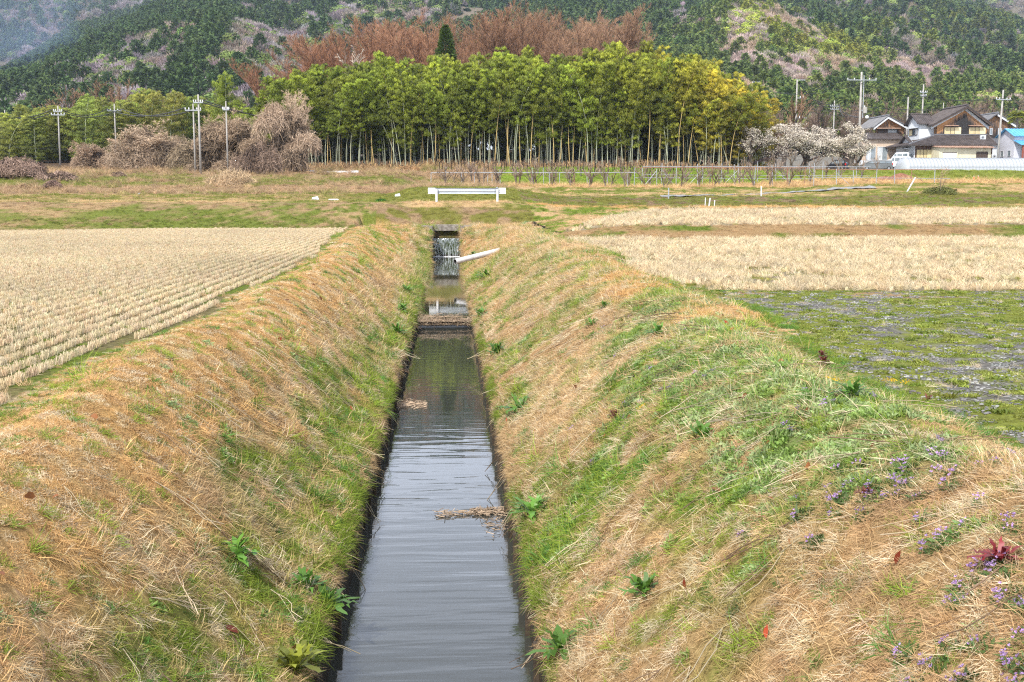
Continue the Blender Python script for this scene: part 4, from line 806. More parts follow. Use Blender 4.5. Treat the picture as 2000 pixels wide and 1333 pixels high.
bush('weed_heap', 'pale tan tussock left of the small dark heap', 'heap', 48, 367, 92, 24, 357, 20, 900, (.50, .34, .20, 1), w=.02)
bush('weed_heap', 'small peaked heap of dead weeds beyond the green strip on the left', 'heap', 232, 346, 110, 32, 334, 21, 1200, (.36, .25, .19, 1), w=.03)
bush('green_bush', 'low dark green bush on the slope left of the guardrail', 'bush', 745, 393, 72.5, 26, 386, 22, 700, (.07, .17, .03, 1), w=.05, ln=.2)
bush('green_bush', 'tangle of brown and green scrub by the leaning white pole', 'bush', 1835, 390, 84, 75, 364, 23, 3000, (.17, .18, .06, 1), w=.03, ln=.6)
bush('dry_reeds', 'clump of tall tan reeds before the vine thickets on the left', 'reeds', 450, 375, 98, 110, 332, 24, 4200, (.60, .44, .27, 1), w=.016, ln=1.1, droop=-.2)
bush('dry_reeds', 'heap of orange brown leaves at the foot of the bamboo grove', 'reeds', 800, 341, 127, 60, 322, 25, 2400, (.50, .30, .15, 1), w=.04)
# litter along the foot of the grove
g_ = np.random.default_rng(61); n = 9000; u_ = g_.uniform(540, 1500, n); y_ = g_.uniform(131, 136, n); x_ = (u_-877)/2200*y_*1.0; z_ = H(x_, y_)
V_, F_ = ribbons(np.stack([x_, y_, z_], -1)[:, None]+(rdir(g_, n)*np.array([1, 1, .6])+np.array([0, 0, .8]))[:, None]*np.linspace(0, 1, 3)[None, :, None]*g_.uniform(.15, .75, n)[:, None, None], np.full((n, 3), .05), rdir(g_, n))
o = ob('leaf_litter', mesh('leaf_litter', V_, F_, tint=np.repeat(g_.uniform(.4, 1.3, n), 6), mats=TW)); o.color = (.38, .24, .12, 1); tag(o, 'brown undergrowth and litter along the foot of the bamboo grove', 'undergrowth', kind='stuff')
# ---- plum trees in white blossom
def plum(seed, h, spread, n=15000):
    (V, F), (V2, F2, T2) = tree_mesh(seed, h, h*.20, [(7, 1.2, 1.0, .20), (5, .55, .8, .22), (5, .55, .8, .15), (5, .5, .8, .1), (4, .6, .8, .1)], r0=.13, thin=.010, lean=(.2, 0)); g = np.random.default_rng(seed)
    ce = V2.mean(0); i = g.integers(0, len(F2), n*4); tw = V2[F2[i, 0]]; k = (tw[:, 2] > h*.30) & (g.random(len(tw)) < .35+.65*ss(.2, .7, tw[:, 2]/h)); tw = tw[k][:n]; m = len(tw)
    c = tw+g.normal(0, .09, (m, 3)); P = c[:, None]+rdir(g, m)[:, None]*np.array([-.5, .5])[None, :, None]*.07; Vb, Fb = ribbons(P, np.full((m, 2), .085), rdir(g, m))
    return (V, F), (V2, F2, T2), (Vb, Fb, np.repeat(g.uniform(.8, 1.3, m), 4))
BLO = leafmat('white_blossom', 'FIXED', (.68, .61, .51), trans=.25, rough=.6)
def plum_tree(label, u, vb, Y, vt, wpx, seed, n):
    x = at(u, vb, Y)[0]; z = hill_z(x, Y); h = at(u, vt, Y)[2]-z; t = thing('plum_tree', label, 'tree', (x, Y, z)); (V, F), (V2, F2, T2), (V3, F3, T3) = plum(seed, h, 1, n); cx = (V2[:, 0].min()+V2[:, 0].max())/2; sx = (wpx*Y/F_PX)/(V2[:, 0].max()-V2[:, 0].min())
    ob('trunk', mesh('trunk', V, F, mats=BARK, smooth=True), t); o = ob('branches', mesh('branches', V2, F2, tint=T2, mats=TW), t); o.color = (.13, .09, .08, 1); ob('blossom', mesh('blossom', V3, F3, tint=T3, mats=BLO), t)
    t.scale = (sx*1.05, 1.0, 1); return t
plum_tree('plum tree in white blossom with a low arching trunk, nearest the houses', 1662, 326, 138, 240, 132, 501, 13000)
plum_tree('round plum tree in dense white blossom in the middle of the three', 1565, 326, 139, 238, 145, 502, 17000)
plum_tree('thin half shaded plum tree with sparse blossom beside the golden bamboos', 1455, 324, 136, 245, 120, 503, 5000)
# ---- palm
pt = thing('palm_tree', 'small fan palm behind the blue roofed shed', 'palm'); x = at(1984, 290, 168)[0]; z = hill_z(x, 168); top = at(1984, 231, 168)[2]-z; pt.location = (x, 168, z)
V_, F_ = tubes(np.array([[(0, 0, 0), (.1, 0, top*.5), (0, 0, top)]]), np.array([[.16, .14, .16]]), 8); ob('trunk', mesh('trunk', V_, F_, mats=BARK), pt)
g_ = np.random.default_rng(9); fr = 34; parts = []
for i in range(fr):
    az = i*2.4; el = g_.uniform(-.4, 1.2); d = np.array([math.cos(az)*math.cos(el), math.sin(az)*math.cos(el), math.sin(el)]); b = np.array([0, 0, top])+d*.7; m = 14
    sp = norm(np.cross(d, [0, 0, 1])); a_ = np.linspace(-1.1, 1.1, m); dd = norm(d[None]*np.cos(a_)[:, None]+sp[None]*np.sin(a_)[:, None]); tt = np.array([0, .5, 1]); P = b+dd[:, None]*tt[None, :, None]*.9; P[..., 2] -= .25*tt[None]**2
    parts.append(ribbons(P, np.array([.05, .13, .03])[None]*np.ones((m, 1)), np.cross(dd, d)+np.array([0, 0, .01]))+(g_.uniform(.6, 1.3),)); parts.append(tubes(np.array([[np.array([0, 0, top]), b]]), np.array([[.02, .015]]), 3)+(.8,))
V_, F_, T_ = join(parts); o = ob('fronds', mesh('fronds', V_, F_, tint=T_, mats=LEAF), pt); o.color = (.24, .26, .04, 1)
# ---- orchard trees: short trunks, spreading bare limbs
orch = Kinds([bare_tree('fruit_tree', 440+i, 2.1, .9, [(5, .8, .9, .15), (4, .6, .6, .25), (3, .6, .5, .3)], TW, cat='tree', r0=.075, thin=.016) for i in range(4)])
k = 0
for row, (Y, va, vb_) in enumerate(((100, 850, 1560), (105, 855, 1600), (111, 870, 1700), (118, 900, 1740))):
    n = (20, 21, 22, 20)[row]
    for i in range(n):
        u = va+(vb_-va)*(i+.5)/n+rr_.uniform(-5, 5); x = at(u, 360, Y)[0]
        orch.put(k, x, Y+rr_.uniform(-.6, .6), rz=rr_.uniform(0, 6), sc=rr_.uniform(.85, 1.15), label='short bare fruit tree with spreading limbs in the orchard before the bamboo grove', group='bare fruit trees in the orchard', color=(.26, .19, .14, 1), sink=.05); k += 1
st = bare_tree('bare_tree', 460, 5.6, 1.6, [(5, .8, .45, .35), (4, .6, .5, .25), (4, .55, .5, .2)], TW, 'slender bare tree with upright twigs before the end of the greenhouse', r0=.06, thin=.014); x = at(1836, 392, 83)[0]; st.location = (x, 83, hill_z(x, 83)); s = (at(1836, 322, 83)[2]-hill_z(x, 83))/5.6; st.scale = (s*.9, s*.9, s)
for c in st.children: c.color = (.42, .29, .19, 1)
# ---- broad-leaved weeds growing out of the banks, each a plant of its own
def rosette(seed, n=26, L=.23, wd=.042):
    g = np.random.default_rng(seed); az = np.arange(n)*2.4+g.normal(0, .3, n); el = g.uniform(.35, 1.35, n); K = 7; t = np.linspace(0, 1, K); Ln = L*g.uniform(.6, 1.15, n)
    d = np.stack([np.cos(az)*np.cos(el), np.sin(az)*np.cos(el), np.sin(el)], -1); P = d[:, None]*t[None, :, None]*Ln[:, None, None]; P[..., 2] -= (t**2)[None]*Ln[:, None]*.38; P[..., 2] = np.maximum(P[..., 2], .01); P += .008*g.normal(0, 1, (n, K, 3))
    W = wd*g.uniform(.75, 1.2, n)[:, None]*np.interp(t, [0, .15, .25, .6, .9, 1], [.14, .2, .7, 1, .5, .03])[None]; side = np.stack([-np.sin(az), np.cos(az), 0*az], -1); V, F = ribbons(P, W, side); return V, F, np.repeat(g.uniform(.65, 1.3, n), K*2)
DOCK = leafmat('dock_leaf', 'OBJECT', trans=.3, rough=.45, spec=.4)
dk = [mesh('leaves', *(lambda q: (q[0], q[1]))(rosette(600+i)), tint=rosette(600+i)[2], mats=DOCK) for i in range(4)]
W_ = [(1045,1005,1.25,'large glossy dock plant on the right edge of the stream beside the floating twigs'),(1013,800,1.25,'dock plant with long drooping leaves on the right bank above the stream ripples'),(970,690,1.2,'dark green dock plant on the right edge below the debris dam'),
 (940,617,1.2,'dock plant on the right edge beside the debris dam'),(950,541,1.4,'low dock plant on the right bank below the drain pipe'),(925,500,1.2,'small green plant under the drain pipe'),(775,650,1.2,'bright dock plant on the left edge just below the debris dam'),(785,607,1.1,'dock plant on the left bank just above the debris dam'),(793,568,1.2,'small leafy plant on the left bank by the upper pool'),
 (640,1195,1.0,'broad leafed plant hanging over the left edge near the bottom'),(596,1150,.85,'upright leafy sprout on the left bank near the bottom'),(575,1312,1.1,'yellowing broad leafed plant at the bottom left edge of the stream'),(460,1090,1.0,'dark green dock on the lower left bank among dry stalks'),
 (1095,1275,.9,'broad leafed plant at the bottom right edge of the stream'),(1258,1165,.8,'small upright plant among dry grass on the lower right bank'),(1375,860,.8,'dark narrow leafed plant on the right bank under an orange leaf'),(1665,775,.8,'dark leafed clump near the crest beside yellow flowers'),(1285,655,.9,'dark green tuft on the crest of the middle right mound'),(1180,600,.6,'small dark plant with red leaves on the right bank'),(1155,635,.7,'low dark weed on the right bank left of the purple flowers')]
for i, (u, v, s, lab) in enumerate(W_):
    p = hit(u, v+4); s = s*1.3*(1+.012*max(0, p[1]-15)); t = thing('dock_plant', lab, 'plant', (p[0], p[1], p[2]+.02), i*1.1); o = ob('leaves', dk[i % 4], t); c = rr_.uniform(.8, 1.2); o.color = (.11*c, .23*c, .035*c, 1) if i not in (11,) else (.22, .24, .03, 1); t.scale = (s, s, s)
RW = [(1950,1108,.9,'crimson leafed weed near the right edge of the picture'),(1607,716,.9,'red brown rosette on the crest next to the mossy plot'),(1605,698,.6,'small dark red rosette higher on the same crest'),(1690,975,.5,'tiny red leafed plant among the purple flowers'),(1810,788,.6,'red leafed rosette low on the crest left of the grass strip'),(1200,818,.7,'dark red weed in the middle of the right bank'),(945,1230,.0,'')]
for i, (u, v, s, lab) in enumerate(RW):
    if s == 0: continue
    p = hit(u, v+4); s *= .95; t = thing('red_weed', lab, 'plant', (p[0], p[1], p[2]+.04), i*1.7); o = ob('leaves', dk[(i+1) % 4], t); o.color = (.26, .035, .04, 1) if i == 0 else (.17, .05, .035, 1); t.scale = (s*.8, s*.8, s*.8)
# ------------------------------------------------------------------ wooded mountains
def tree_src(kind, seed):
    g = np.random.default_rng(seed)
    if kind == 'con':
        V, F, T = conifer(seed, 1.0, .24, 260, .16, .075); return V, F, .8+(T-.6)*.5
    n = 300; o = rdir(g, n); o[:, 2] = np.abs(o[:, 2])*1.1-.25; az = np.arctan2(o[:, 1], o[:, 0]); lump = .7+.55*fbm(az*1.3, o[:, 2]*3, 1, 2, seed); r = g.uniform(.7, 1, n)*lump
    p0 = o*r[:, None]*np.array([.5, .5, .45])+np.array([0, 0, .5])
    if kind == 'bare': d = norm(o+np.array([0, 0, .5])+g.normal(0, .3, (n, 3))); L = g.uniform(.08, .22, n); wd = .022
    else: d = norm(np.cross(o, rdir(g, n))+o*.3); L = g.uniform(.06, .15, n); wd = .09
    t = np.array([0, .5, 1]); P = p0[:, None]+d[:, None]*t[None, :, None]*L[:, None, None]; V, F = ribbons(P, np.array([.6, 1, .3])[None]*wd*g.uniform(.7, 1.4, n)[:, None], np.cross(d, rdir(g, n)) if kind == 'bare' else np.cross(d, o))
    T = np.repeat(g.uniform(.8, 1.18, n), 6)
    if kind == 'bare':
        a = np.linspace(0, 6.28, 6)[:5]; st = np.array([[(0, 0, 0), (0, 0, .4), (.3*math.cos(q), .3*math.sin(q), .85)] for q in a]); v, f = tubes(st, np.full((5, 3), .012), 3); return join([(V, F, T), (v, f, 1.3)])
    return V, F, T
FO = 'forest_sources'; HM = leafmat('forest_leaf', 'INSTANCER', trans=.15, rough=.8, spec=.1)
def fsrc(kind, k):
    r = []
    for i in range(k): V, F, T = tree_src(kind, 700+i+10*len(kind)); r.append(source(FO, kind, mesh(kind, V, F, tint=T, mats=HM)))
    return np.array(r)
F_CON, F_BARE, F_BRD = fsrc('con', 4), fsrc('bare', 4), fsrc('broad', 4)
hillmat = surf('forest_floor', (.10, .085, .05), (.18, .14, .10), .02, rough=1, bump=0)
CGRN = np.array([.072, .108, .036]); CYEL = np.array([.16, .175, .028]); BGRN = np.array([.14, .185, .05]); BPNK = np.array([.31, .25, .205]); BPUR = np.array([.26, .215, .22]); LIME = np.array([.27, .33, .07])
class Hill:
    def __init__(s, us, vs, Yf, zf, Yc, amp, seed, power=1.0):
        s.us, s.vs, s.Yf, s.zf, s.Yc, s.amp, s.seed, s.power = us, vs, Yf, zf, Yc, amp, seed, power
    def P(s, u, t):
        """u: azimuth as picture column, t: 0 foot .. 1 crest .. 1.4 beyond"""
        u = np.asarray(u, float); t = np.asarray(t, float)
        vc = np.interp(u, s.us, s.vs)+(fbm(u, u*0, 26, 4, s.seed)-.5)*14; Y = s.Yf+(s.Yc-s.Yf)*t
        zc = EYE+(385-vc)/F_PX*s.Yc; x = (u-877)/F_PX*Y
        zz = s.zf+(zc-s.zf)*np.where(t < 1, np.clip(t, 0, 1)**s.power, 1-(t-1)*1.2)
        r = 1-2*np.abs(fbm(x+.35*Y, Y*.35, 120, 4, s.seed+1)-.5); zz = zz+(r-.78)*s.amp*np.sin(np.pi*np.clip(t, 0, 1))**.8
        return np.stack([x, Y+0*u, zz], -1)
    def mesh(s, u0, u1):
        uu = np.linspace(u0, u1, 260); tt = np.linspace(-.02, 1.4, 150); U, T = np.meshgrid(uu, tt); P = s.P(U, T); I = np.arange(149)[:, None]*260+np.arange(259)[None]; F = np.stack([I, I+1, I+261, I+260], -1).reshape(-1, 4)
        return tag(ob('hill', mesh('hill', P.reshape(-1, 3), F, mats=hillmat, smooth=True)), kind='structure')
def forest(hill, u0, u1, dens, size, pal, label, seed, tmax=1.06):
    g = np.random.default_rng(seed); wid = (u1-u0)/F_PX*(hill.Yf+hill.Yc)/2; n = int(wid*(hill.Yc-hill.Yf)*dens); t = np.sqrt(g.random(n))*(tmax+.1)-.05 if False else g.random(n)
    # even on the ground: more trees where the fan is wide
    t = (np.sqrt(hill.Yf**2+t*(hill.Yc**2-hill.Yf**2))-hill.Yf)/(hill.Yc-hill.Yf)*tmax; u = g.uniform(u0, u1, n); P = hill.P(u, t); pu, pv = proj(P[:, 0], P[:, 1], P[:, 2])
    kind, col = pal(g, pu, pv, P, n); m = (pv > -160) & (pv < 345) & (kind >= 0); P, kind, col = P[m], kind[m], col[m]; n = len(P)
    idx = np.where(kind == 0, F_CON[g.integers(0, 4, n)], np.where(kind == 1, F_BARE[g.integers(0, 4, n)], F_BRD[g.integers(0, 4, n)]))
    s = size*g.uniform(.65, 1.35, n); sx = np.where(kind == 0, 1.35, 1.1)*s; sz = np.where(kind == 0, 1.35, 1.0)*s
    col = col*1.22*np.where((kind == 1)[:, None], g.uniform(.55, 1.3, (n, 1)), g.uniform(.8, 1.2, (n, 1)))*(1+g.normal(0, .045, (n, 3)))
    return gn_scatter('forest', P-np.array([0, 0, .5]), np.stack([0*s, 0*s, g.uniform(0, 6.28, n)], -1), np.stack([sx, sx, sz], -1), idx, np.clip(col, .01, .6), SRC[FO], label, 'forest')
def sel(g, n, pc, pb): r = g.random(n); return np.where(r < pc, 0, np.where(r < pc+pb, 1, 2))
def gz_(u, v, cu, cv, su, sv): return np.exp(-((u-cu)/su)**2-((v-cv)/sv)**2)
H1 = Hill([-400, 0, 60, 120, 168, 230, 290, 340, 395, 450, 600, 850, 1000, 1300], [300, 202, 174, 128, 90, 70, 52, 32, 6, -14, -30, -34, -36, -60], 420, 30, 1150, 30, 3, .9)
H1B = Hill([-500, -60, 0, 140, 245, 332, 400, 450, 520, 600, 700, 900], [290, 222, 196, 124, 92, 48, 14, 4, 22, 60, 110, 180], 290, 15, 820, 26, 31, .92)
H0 = Hill([-900, 0, 600, 1500, 2600], [-90, -70, -80, -120, -120], 1200, 130, 1900, 50, 5, .8)
H2 = Hill([600, 760, 900, 1000, 1300, 1600, 1740, 1800, 1850, 1930, 2000, 2200], [120, 5, -15, -25, -60, -45, -20, 0, 22, 40, 66, 150], 420, 32, 980, 40, 8, .95)
H2B = Hill([1050, 1180, 1250, 1330, 1400, 1470, 1540, 1600, 1680, 1760, 1850, 1950, 2100, 2300], [260, 150, 96, 56, 26, 24, 52, 84, 112, 128, 158, 176, 190, 200], 270, 14.5, 560, 22, 18, .95)
H3 = Hill([1300, 1700, 2600], [-60, -70, -90], 1100, 90, 1600, 40, 12, .9)
def pal1(g, u, v, P, n):
    q = fbm(P[:, 0], P[:, 2]*2.2, 38, 4, 60); r = fbm(P[:, 0], P[:, 2]*2.2, 15, 3, 61)
    crest = np.interp(u, H1.us, H1.vs); lb = v-np.interp(u, [0, 140, 245, 332, 420], [190, 118, 86, 42, 0]); dk = ((v-crest < 13+16*(r-.5)) & (u < 460))*.85; diag = (np.abs((u-357)-(157-v)*.53-12) < 27+30*(r-.5)) & (v < 215); low = (lb > -4) & (lb < 24+30*(r-.5)) & (u < 430)
    con = (g.random(n) < np.maximum(dk, np.where(diag | low, .95, .05+.40*ss(.55, .65, q)))); brd = g.random(n) < .25+.3*ss(.5, .6, r)
    kind = np.where(con, 0, np.where(brd, 2, 1)); col = np.where((kind == 0)[:, None], CGRN*.95, np.where((kind == 2)[:, None], np.where((g.random(n) < .4)[:, None], BGRN*1.1, BGRN*.7), np.where((q < .5)[:, None], BPNK*.9, BPUR*1.15))); return kind, col
def pal0(g, u, v, P, n):
    kind = sel(g, n, .12, .68); r = fbm(P[:, 0], P[:, 2]*2, 40, 4, 62); kind = np.where((r > .6), sel(g, n, .6, .2), kind); col = np.where((kind == 0)[:, None], CGRN*1.1, np.where((kind == 2)[:, None], BGRN*.8, np.where((r < .48)[:, None], BPUR*1.1, BPNK*.72))); return kind, col
def pal2(g, u, v, P, n):
    q = fbm(P[:, 0], P[:, 2]*2.0, 40, 4, 63); r = fbm(P[:, 0], P[:, 2]*2, 14, 3, 64)
    pk = 1.0*gz_(u, v, 1450, 95, 45, 60)+1.0*gz_(u, v, 1600, 150, 75, 32)+1.1*gz_(u, v, 1790, 125, 70, 38)+.8*gz_(u, v, 1850, 165, 60, 22)+.5*gz_(u, v, 1330, 40, 28, 35)+.7*gz_(u, v, 1560, 55, 70, 20)*.6+.5*gz_(u, v, 1230, 30, 60, 40)*0
    ye = .9*gz_(u, v, 1480, 60, 70, 40)+.9*gz_(u, v, 1640, 110, 100, 28)+.9*gz_(u, v, 1780, 95, 50, 22)+.5*gz_(u, v, 1900, 60, 120, 22)
    a = pk*1.7*(.35+1.3*(r)) + .6*(ss(.56, .66, q))+.05; isb = g.random(n) < np.clip(a-.12, .06, .88); lime = (g.random(n) < ye*.55*ss(.4, .6, r)*1.3)
    kind = np.where(isb, 1, np.where(g.random(n) < .55, 0, 2)); kind = np.where(lime, 2, kind); fade = ss(1250, 1750, u)
    cc = (CGRN+(CYEL-CGRN)*np.clip(ye*1.1+.15*fade+.25*(g.random(n)-.5), 0, 1)[:, None])*1.1; cb = BGRN*(.75+.5*fade[:, None]); col = np.where((kind == 0)[:, None], cc, np.where((kind == 2)[:, None], np.where(lime[:, None], LIME*.8, cb), np.where((r < .5)[:, None], BPNK*1.05, BPUR*1.2)))
    return kind, col
def pal2b(g, u, v, P, n):
    k, c = pal2(g, u, v, P, n); lift = 1.12*np.array([1.12, 1.05, .9]); return k, c*lift
def pal2a(g, u, v, P, n):
    k, c = pal2(g, u, v, P, n); r = g.random(n); cut = (k == 2) & (r < .5); k = np.where(cut, 0, k); return k, np.where(cut[:, None], CGRN*.95, c*.95)
def pal3(g, u, v, P, n):
    kind = sel(g, n, .1, .65); return kind, np.where((kind == 0)[:, None], CGRN*1.3, np.where((kind == 2)[:, None], BGRN*1.2, BPNK*1.0))
H1.mesh(-500, 1300); H1B.mesh(-500, 900); H0.mesh(-700, 1500); H2.mesh(560, 2500); H2B.mesh(1050, 2400); H3.mesh(1300, 2500)
forest(H1B, -120, 720, .095, 5.2, pal1, 'mixed woodland of dark cedars and bare trees on the nearer left ridge', 71)
forest(H1, -120, 900, .045, 6.6, pal1, 'woodland on the second ridge behind the nearer left ridge', 75)
forest(H0, -150, 900, .030, 9.0, pal0, 'purple grey winter woodland on the farther left mountain', 72)
forest(H2, 700, 2180, .060, 6.2, pal2a, 'dark evergreen woodland on the high slope behind the houses', 73)
forest(H2B, 1100, 2180, .14, 4.8, pal2b, 'yellow green and pinkish bare woodland on the nearer spur behind the houses', 76)
forest(H3, 1700, 2200, .018, 10, pal3, 'pinkish bare woodland on the far right mountain', 74)
# ------------------------------------------------------------------ guardrail, posts, road
WP = surf('white_paint', (.60, .62, .64), (.72, .73, .74), 3, rough=.4, bump=.05, spec=.5); GALV = surf('galvanised_steel', (.26, .28, .31), (.42, .44, .46), 6, rough=.5, metal=.2, bump=.05)
RUST = surf('rusty_pipe', (.20, .09, .05), (.34, .20, .14), 7, rough=.8); BLK = surf('black_rubber', (.02, .02, .02), (.035, .035, .035), 5, rough=.7)
def XZ(u, v, Y): p = at(u, v, Y); return p[0], p[2]
GY_ = 71.3; gx0, gz1 = XZ(836, 367, GY_); gx1, gz0 = XZ(988, 379.5, GY_); base = hill_z(gx0+2, GY_)
gr = thing('guardrail', 'short white steel guardrail with two posts on the road above the culvert', 'guardrail', ((gx0+gx1)/2, GY_, base)); L2 = (gx1-gx0)/2; zc = (gz0+gz1)/2-base; hb = .175
prof = [(0, -hb), (.055, -hb+.05), (.055, -.075), (0, -.025), (0, .025), (.055, .075), (.055, hb-.05), (0, hb)]; prof = [(y+.0, z+zc) for y, z in prof]+[(y+.012, z+zc) for y, z in prof[::-1]]
q = MB(); n = len(prof)//2
for i in range(n-1):
    a, b = prof[i], prof[i+1]; q.add([(-L2+.42, a[0], a[1]), (L2-.42, a[0], a[1]), (L2-.42, b[0], b[1]), (-L2+.42, b[0], b[1]), (-L2+.42, a[0]+.01, a[1]), (L2-.42, a[0]+.01, a[1]), (L2-.42, b[0]+.01, b[1]), (-L2+.42, b[0]+.01, b[1])], [(0,1,2,3),(7,6,5,4),(0,3,7,4),(1,5,6,2)])
q.build('rail_beam', surf('galvanised_rail', (.36, .40, .44), (.52, .56, .60), 2, rough=.45, bump=.05, stretch=(.3, 1, 3)), gr)
for s_ in (-1, 1):
    xa, xb = sorted((s_*(L2-.46), s_*L2)); MB().box(xa, xb, -.012, .012, zc-.19, zc+.19).build('end_plate', WP, gr, bevel=.01)
    pxx = s_*(L2-.53); q = MB().tube([(pxx, -.085, -.6), (pxx, -.085, zc+.10)], .07, 16); q.build('post', WP, gr, smooth=False); MB().tube([(pxx, -.085, zc+.10), (pxx, -.085, zc+.125)], [.075, .05], 16).build('post_cap', GALV, gr)
    q = MB()
    for bx_ in (-.15, .13):
        for bz in (-.1, .02, .1): q.tube([(pxx+bx_, -.03, zc+bz), (pxx+bx_, -.005, zc+bz)], .018, 6)
    q.build('bolts', BLK, gr)
q = MB().box(L2-.62, L2-.5, -.06, -.03, zc+.17, zc+.23); q.build('reflector', GALV, gr, bevel=.005)
# asphalt lane
asph = surf('asphalt', (.20, .20, .205), (.30, .30, .30), 3, rough=.9, bump=.3)
rp_ = [hit(u, v, 70, 110)[:2] for u, v in ((1290, 384.4), (1320, 384), (1360, 383.2), (1420, 381.5), (1500, 378), (1580, 374), (1650, 370), (1710, 367.5))]; print('ROAD', [tuple(np.round(p, 1)) for p in rp_]); V_ = []
for t in np.linspace(0, 7, 57):
    x = np.interp(t, range(8), [p[0] for p in rp_]); y = np.interp(t, range(8), [p[1] for p in rp_])
    for k_ in (-.6, -.2, .2, .6): V_.append((x, y+k_, max(hill_z(x, y+k_), hill_z(x, y)-.05)+.05))
tag(ob('road', mesh('road', V_, [(i*4+j, i*4+j+4, i*4+j+5, i*4+j+1) for i in range(56) for j in range(3)], mats=asph, smooth=True)), kind='structure')
def post(name, label, cat, u0, v0, u1, v1, Y, r, mat, cap=True, group=None):
    a = at(u0, v0, Y); b = at(u1, v1, Y); z = hill_z(a[0], Y); t = thing(name, label, cat, (a[0], Y, min(z, a[2])), 0, group); d = b-np.array([a[0], Y, min(z, a[2])])
    MB().tube([(-d[0]*.1, 0, -.15), tuple(d)], r, 12).build('shaft', mat, t)
    if cap: MB().tube([tuple(d), tuple(d*1.0+np.array([0, 0, r*.6]))], [r*1.15, r*.7], 12).build('cap', mat, t)
post('marker_post', 'short white marker post beside the trellis road', 'post', 1487, 374, 1487, 365, 84, .05, WP)
post('marker_post', 'thin grey marker post left of the lane', 'post', 1306, 378, 1306, 368, 82, .045, GALV)
post('standpipe', 'tallest of three white pipes on the slope, leaning right', 'pipe', 1384, 403, 1387, 388, 76, .045, WP); post('standpipe', 'slim white pipe left of the tallest leaning pipe', 'pipe', 1377, 395, 1378, 387, 78, .03, WP); post('standpipe', 'short white pipe right of the tallest leaning pipe', 'pipe', 1395, 403, 1396, 392, 76, .035, WP)
post('white_pole', 'long white pole leaning to the right beside the green scrub', 'pole', 1770, 377, 1788, 347, 86, .05, WP, False)
post('standpipe', 'grey pipe stub leaning right in the green strip on the left', 'pipe', 268, 386, 272, 379, 84, .09, GALV)
# traffic cones
CONE = surf('orange_plastic', (.75, .07, .02), (.85, .12, .04), 3, rough=.5, bump=.05)
for u, v, tl, lab in ((1903, 361, -.16, 'left orange traffic cone, leaning, with a white cap'), (1911, 362, -.10, 'right orange traffic cone beside the leaning one')):
    x = at(u, v, 108)[0]; t = thing('traffic_cone', lab, 'cone', (x, 108, hill_z(x, 108)), 0, 'traffic cones on the grass'); t.rotation_euler = (0, tl, 0)
    MB().box(-.18, .18, -.18, .18, 0, .03).build('base', CONE, t, bevel=.01); MB().tube([(0, 0, .03), (0, 0, .52)], [.14, .035], 14).build('cone_body', CONE, t, smooth=True); MB().tube([(0, 0, .52), (0, 0, .60)], [.036, .028], 12).build('cap', WP, t)
# low white board edging left of the grove, scraps
x0, z0 = XZ(598, 346, 118); x1, _ = XZ(692, 346, 118); q = MB(); x = x0
while x < x1: z = hill_z(x+.4, 118); q.box(x, x+.85, 117.97, 118.03, z-.1, z+.24+random.uniform(-.05, .04)); x += .9
w0 = thing('board_edging', 'row of low white boards edging the plot left of the grove', 'edging'); q.build('board', WP, w0, bevel=.01)
for u, v, Y, lab, sx in ((616, 380, 77, 'white lump of concrete lying on the embankment track', .25), (652, 382, 77, 'flat white slab lying right of the white lump', .4), (777, 378, 79, 'small white scrap on the bank left of the guardrail', .2)):
    x = at(u, v, Y)[0]; t = thing('concrete_block', lab, 'block', (x, Y, hill_z(x, Y)), .3); MB().hexa([(-sx, -.1, -.02), (sx, -.1, -.02), (sx*.9, .15, -.02), (-sx, .15, -.02), (-sx*.9, -.08, .16 if sx < .3 else .07), (sx*.6, -.08, .22 if sx < .3 else .08), (sx*.6, .12, .2 if sx < .3 else .08), (-sx*.8, .12, .12 if sx < .3 else .06)]).build('block', WP, t, bevel=.02)
# trellis of steel pipes in the orchard
def trellis(label, Y, u0, u1, vr, rail, post_m, dx, lower=None, brace=0):
    xa = at(u0, vr, Y)[0]; xb = at(u1, vr, Y)[0]; zt = at(u0, vr, Y)[2]; t = thing('trellis', label, 'trellis', (xa, Y, hill_z(xa, Y)))
    zb = hill_z(xa, Y); MB().tube([(0, 0, zt-zb), (xb-xa, 0, at(u1, vr+(1 if u1 > 1500 else 0), Y)[2]-zb)], .034, 6).build('rail', rail, t)
    if lower: MB().tube([(0, .05, zt-zb-lower), (xb-xa, .05, zt-zb-lower-.1)], .024, 6).build('wire_rail', GALV, t)
    x = 0; k = 0
    while x < xb-xa and k < 60:
        zg = hill_z(xa+x, Y)-zb; l = rr_.uniform(-.08, .08); MB().tube([(x+l, .0, zg-.2), (x, -.03, zt-zb+rr_.choice([.02, .05, .5, .3, -.1]))], .033, 6).build('post', post_m if rr_.random() < .7 else RUST, t)
        if brace and k % brace == 1: s_ = rr_.choice([-1, 1]); MB().tube([(x+s_*1.3, .05, zg), (x, .06, zt-zb-.3)], .025, 6).build('brace', rr_.choice([GALV, RUST]), t)
        x += dx*rr_.uniform(.75, 1.25); k += 1
trellis('front row of the rusty pipe trellis before the plum trees', 101, 1240, 1590, 327.5, RUST, GALV, 1.6, .9, 3)
trellis('pipe trellis behind the front rusty row', 110, 1255, 1700, 325.5, GALV, GALV, 1.7, .8, 2)
trellis('low pipe trellis before the middle of the bamboo grove', 104, 926, 1250, 337.5, GALV, GALV, 1.9)
trellis('row of bare posts behind the guardrail', 107, 842, 1150, 338, GALV, GALV, 1.3)
trellis('braced pipe frame at the left end of the greenhouse', 98, 1590, 1857, 331, RUST, GALV, 1.7, .7, 2)
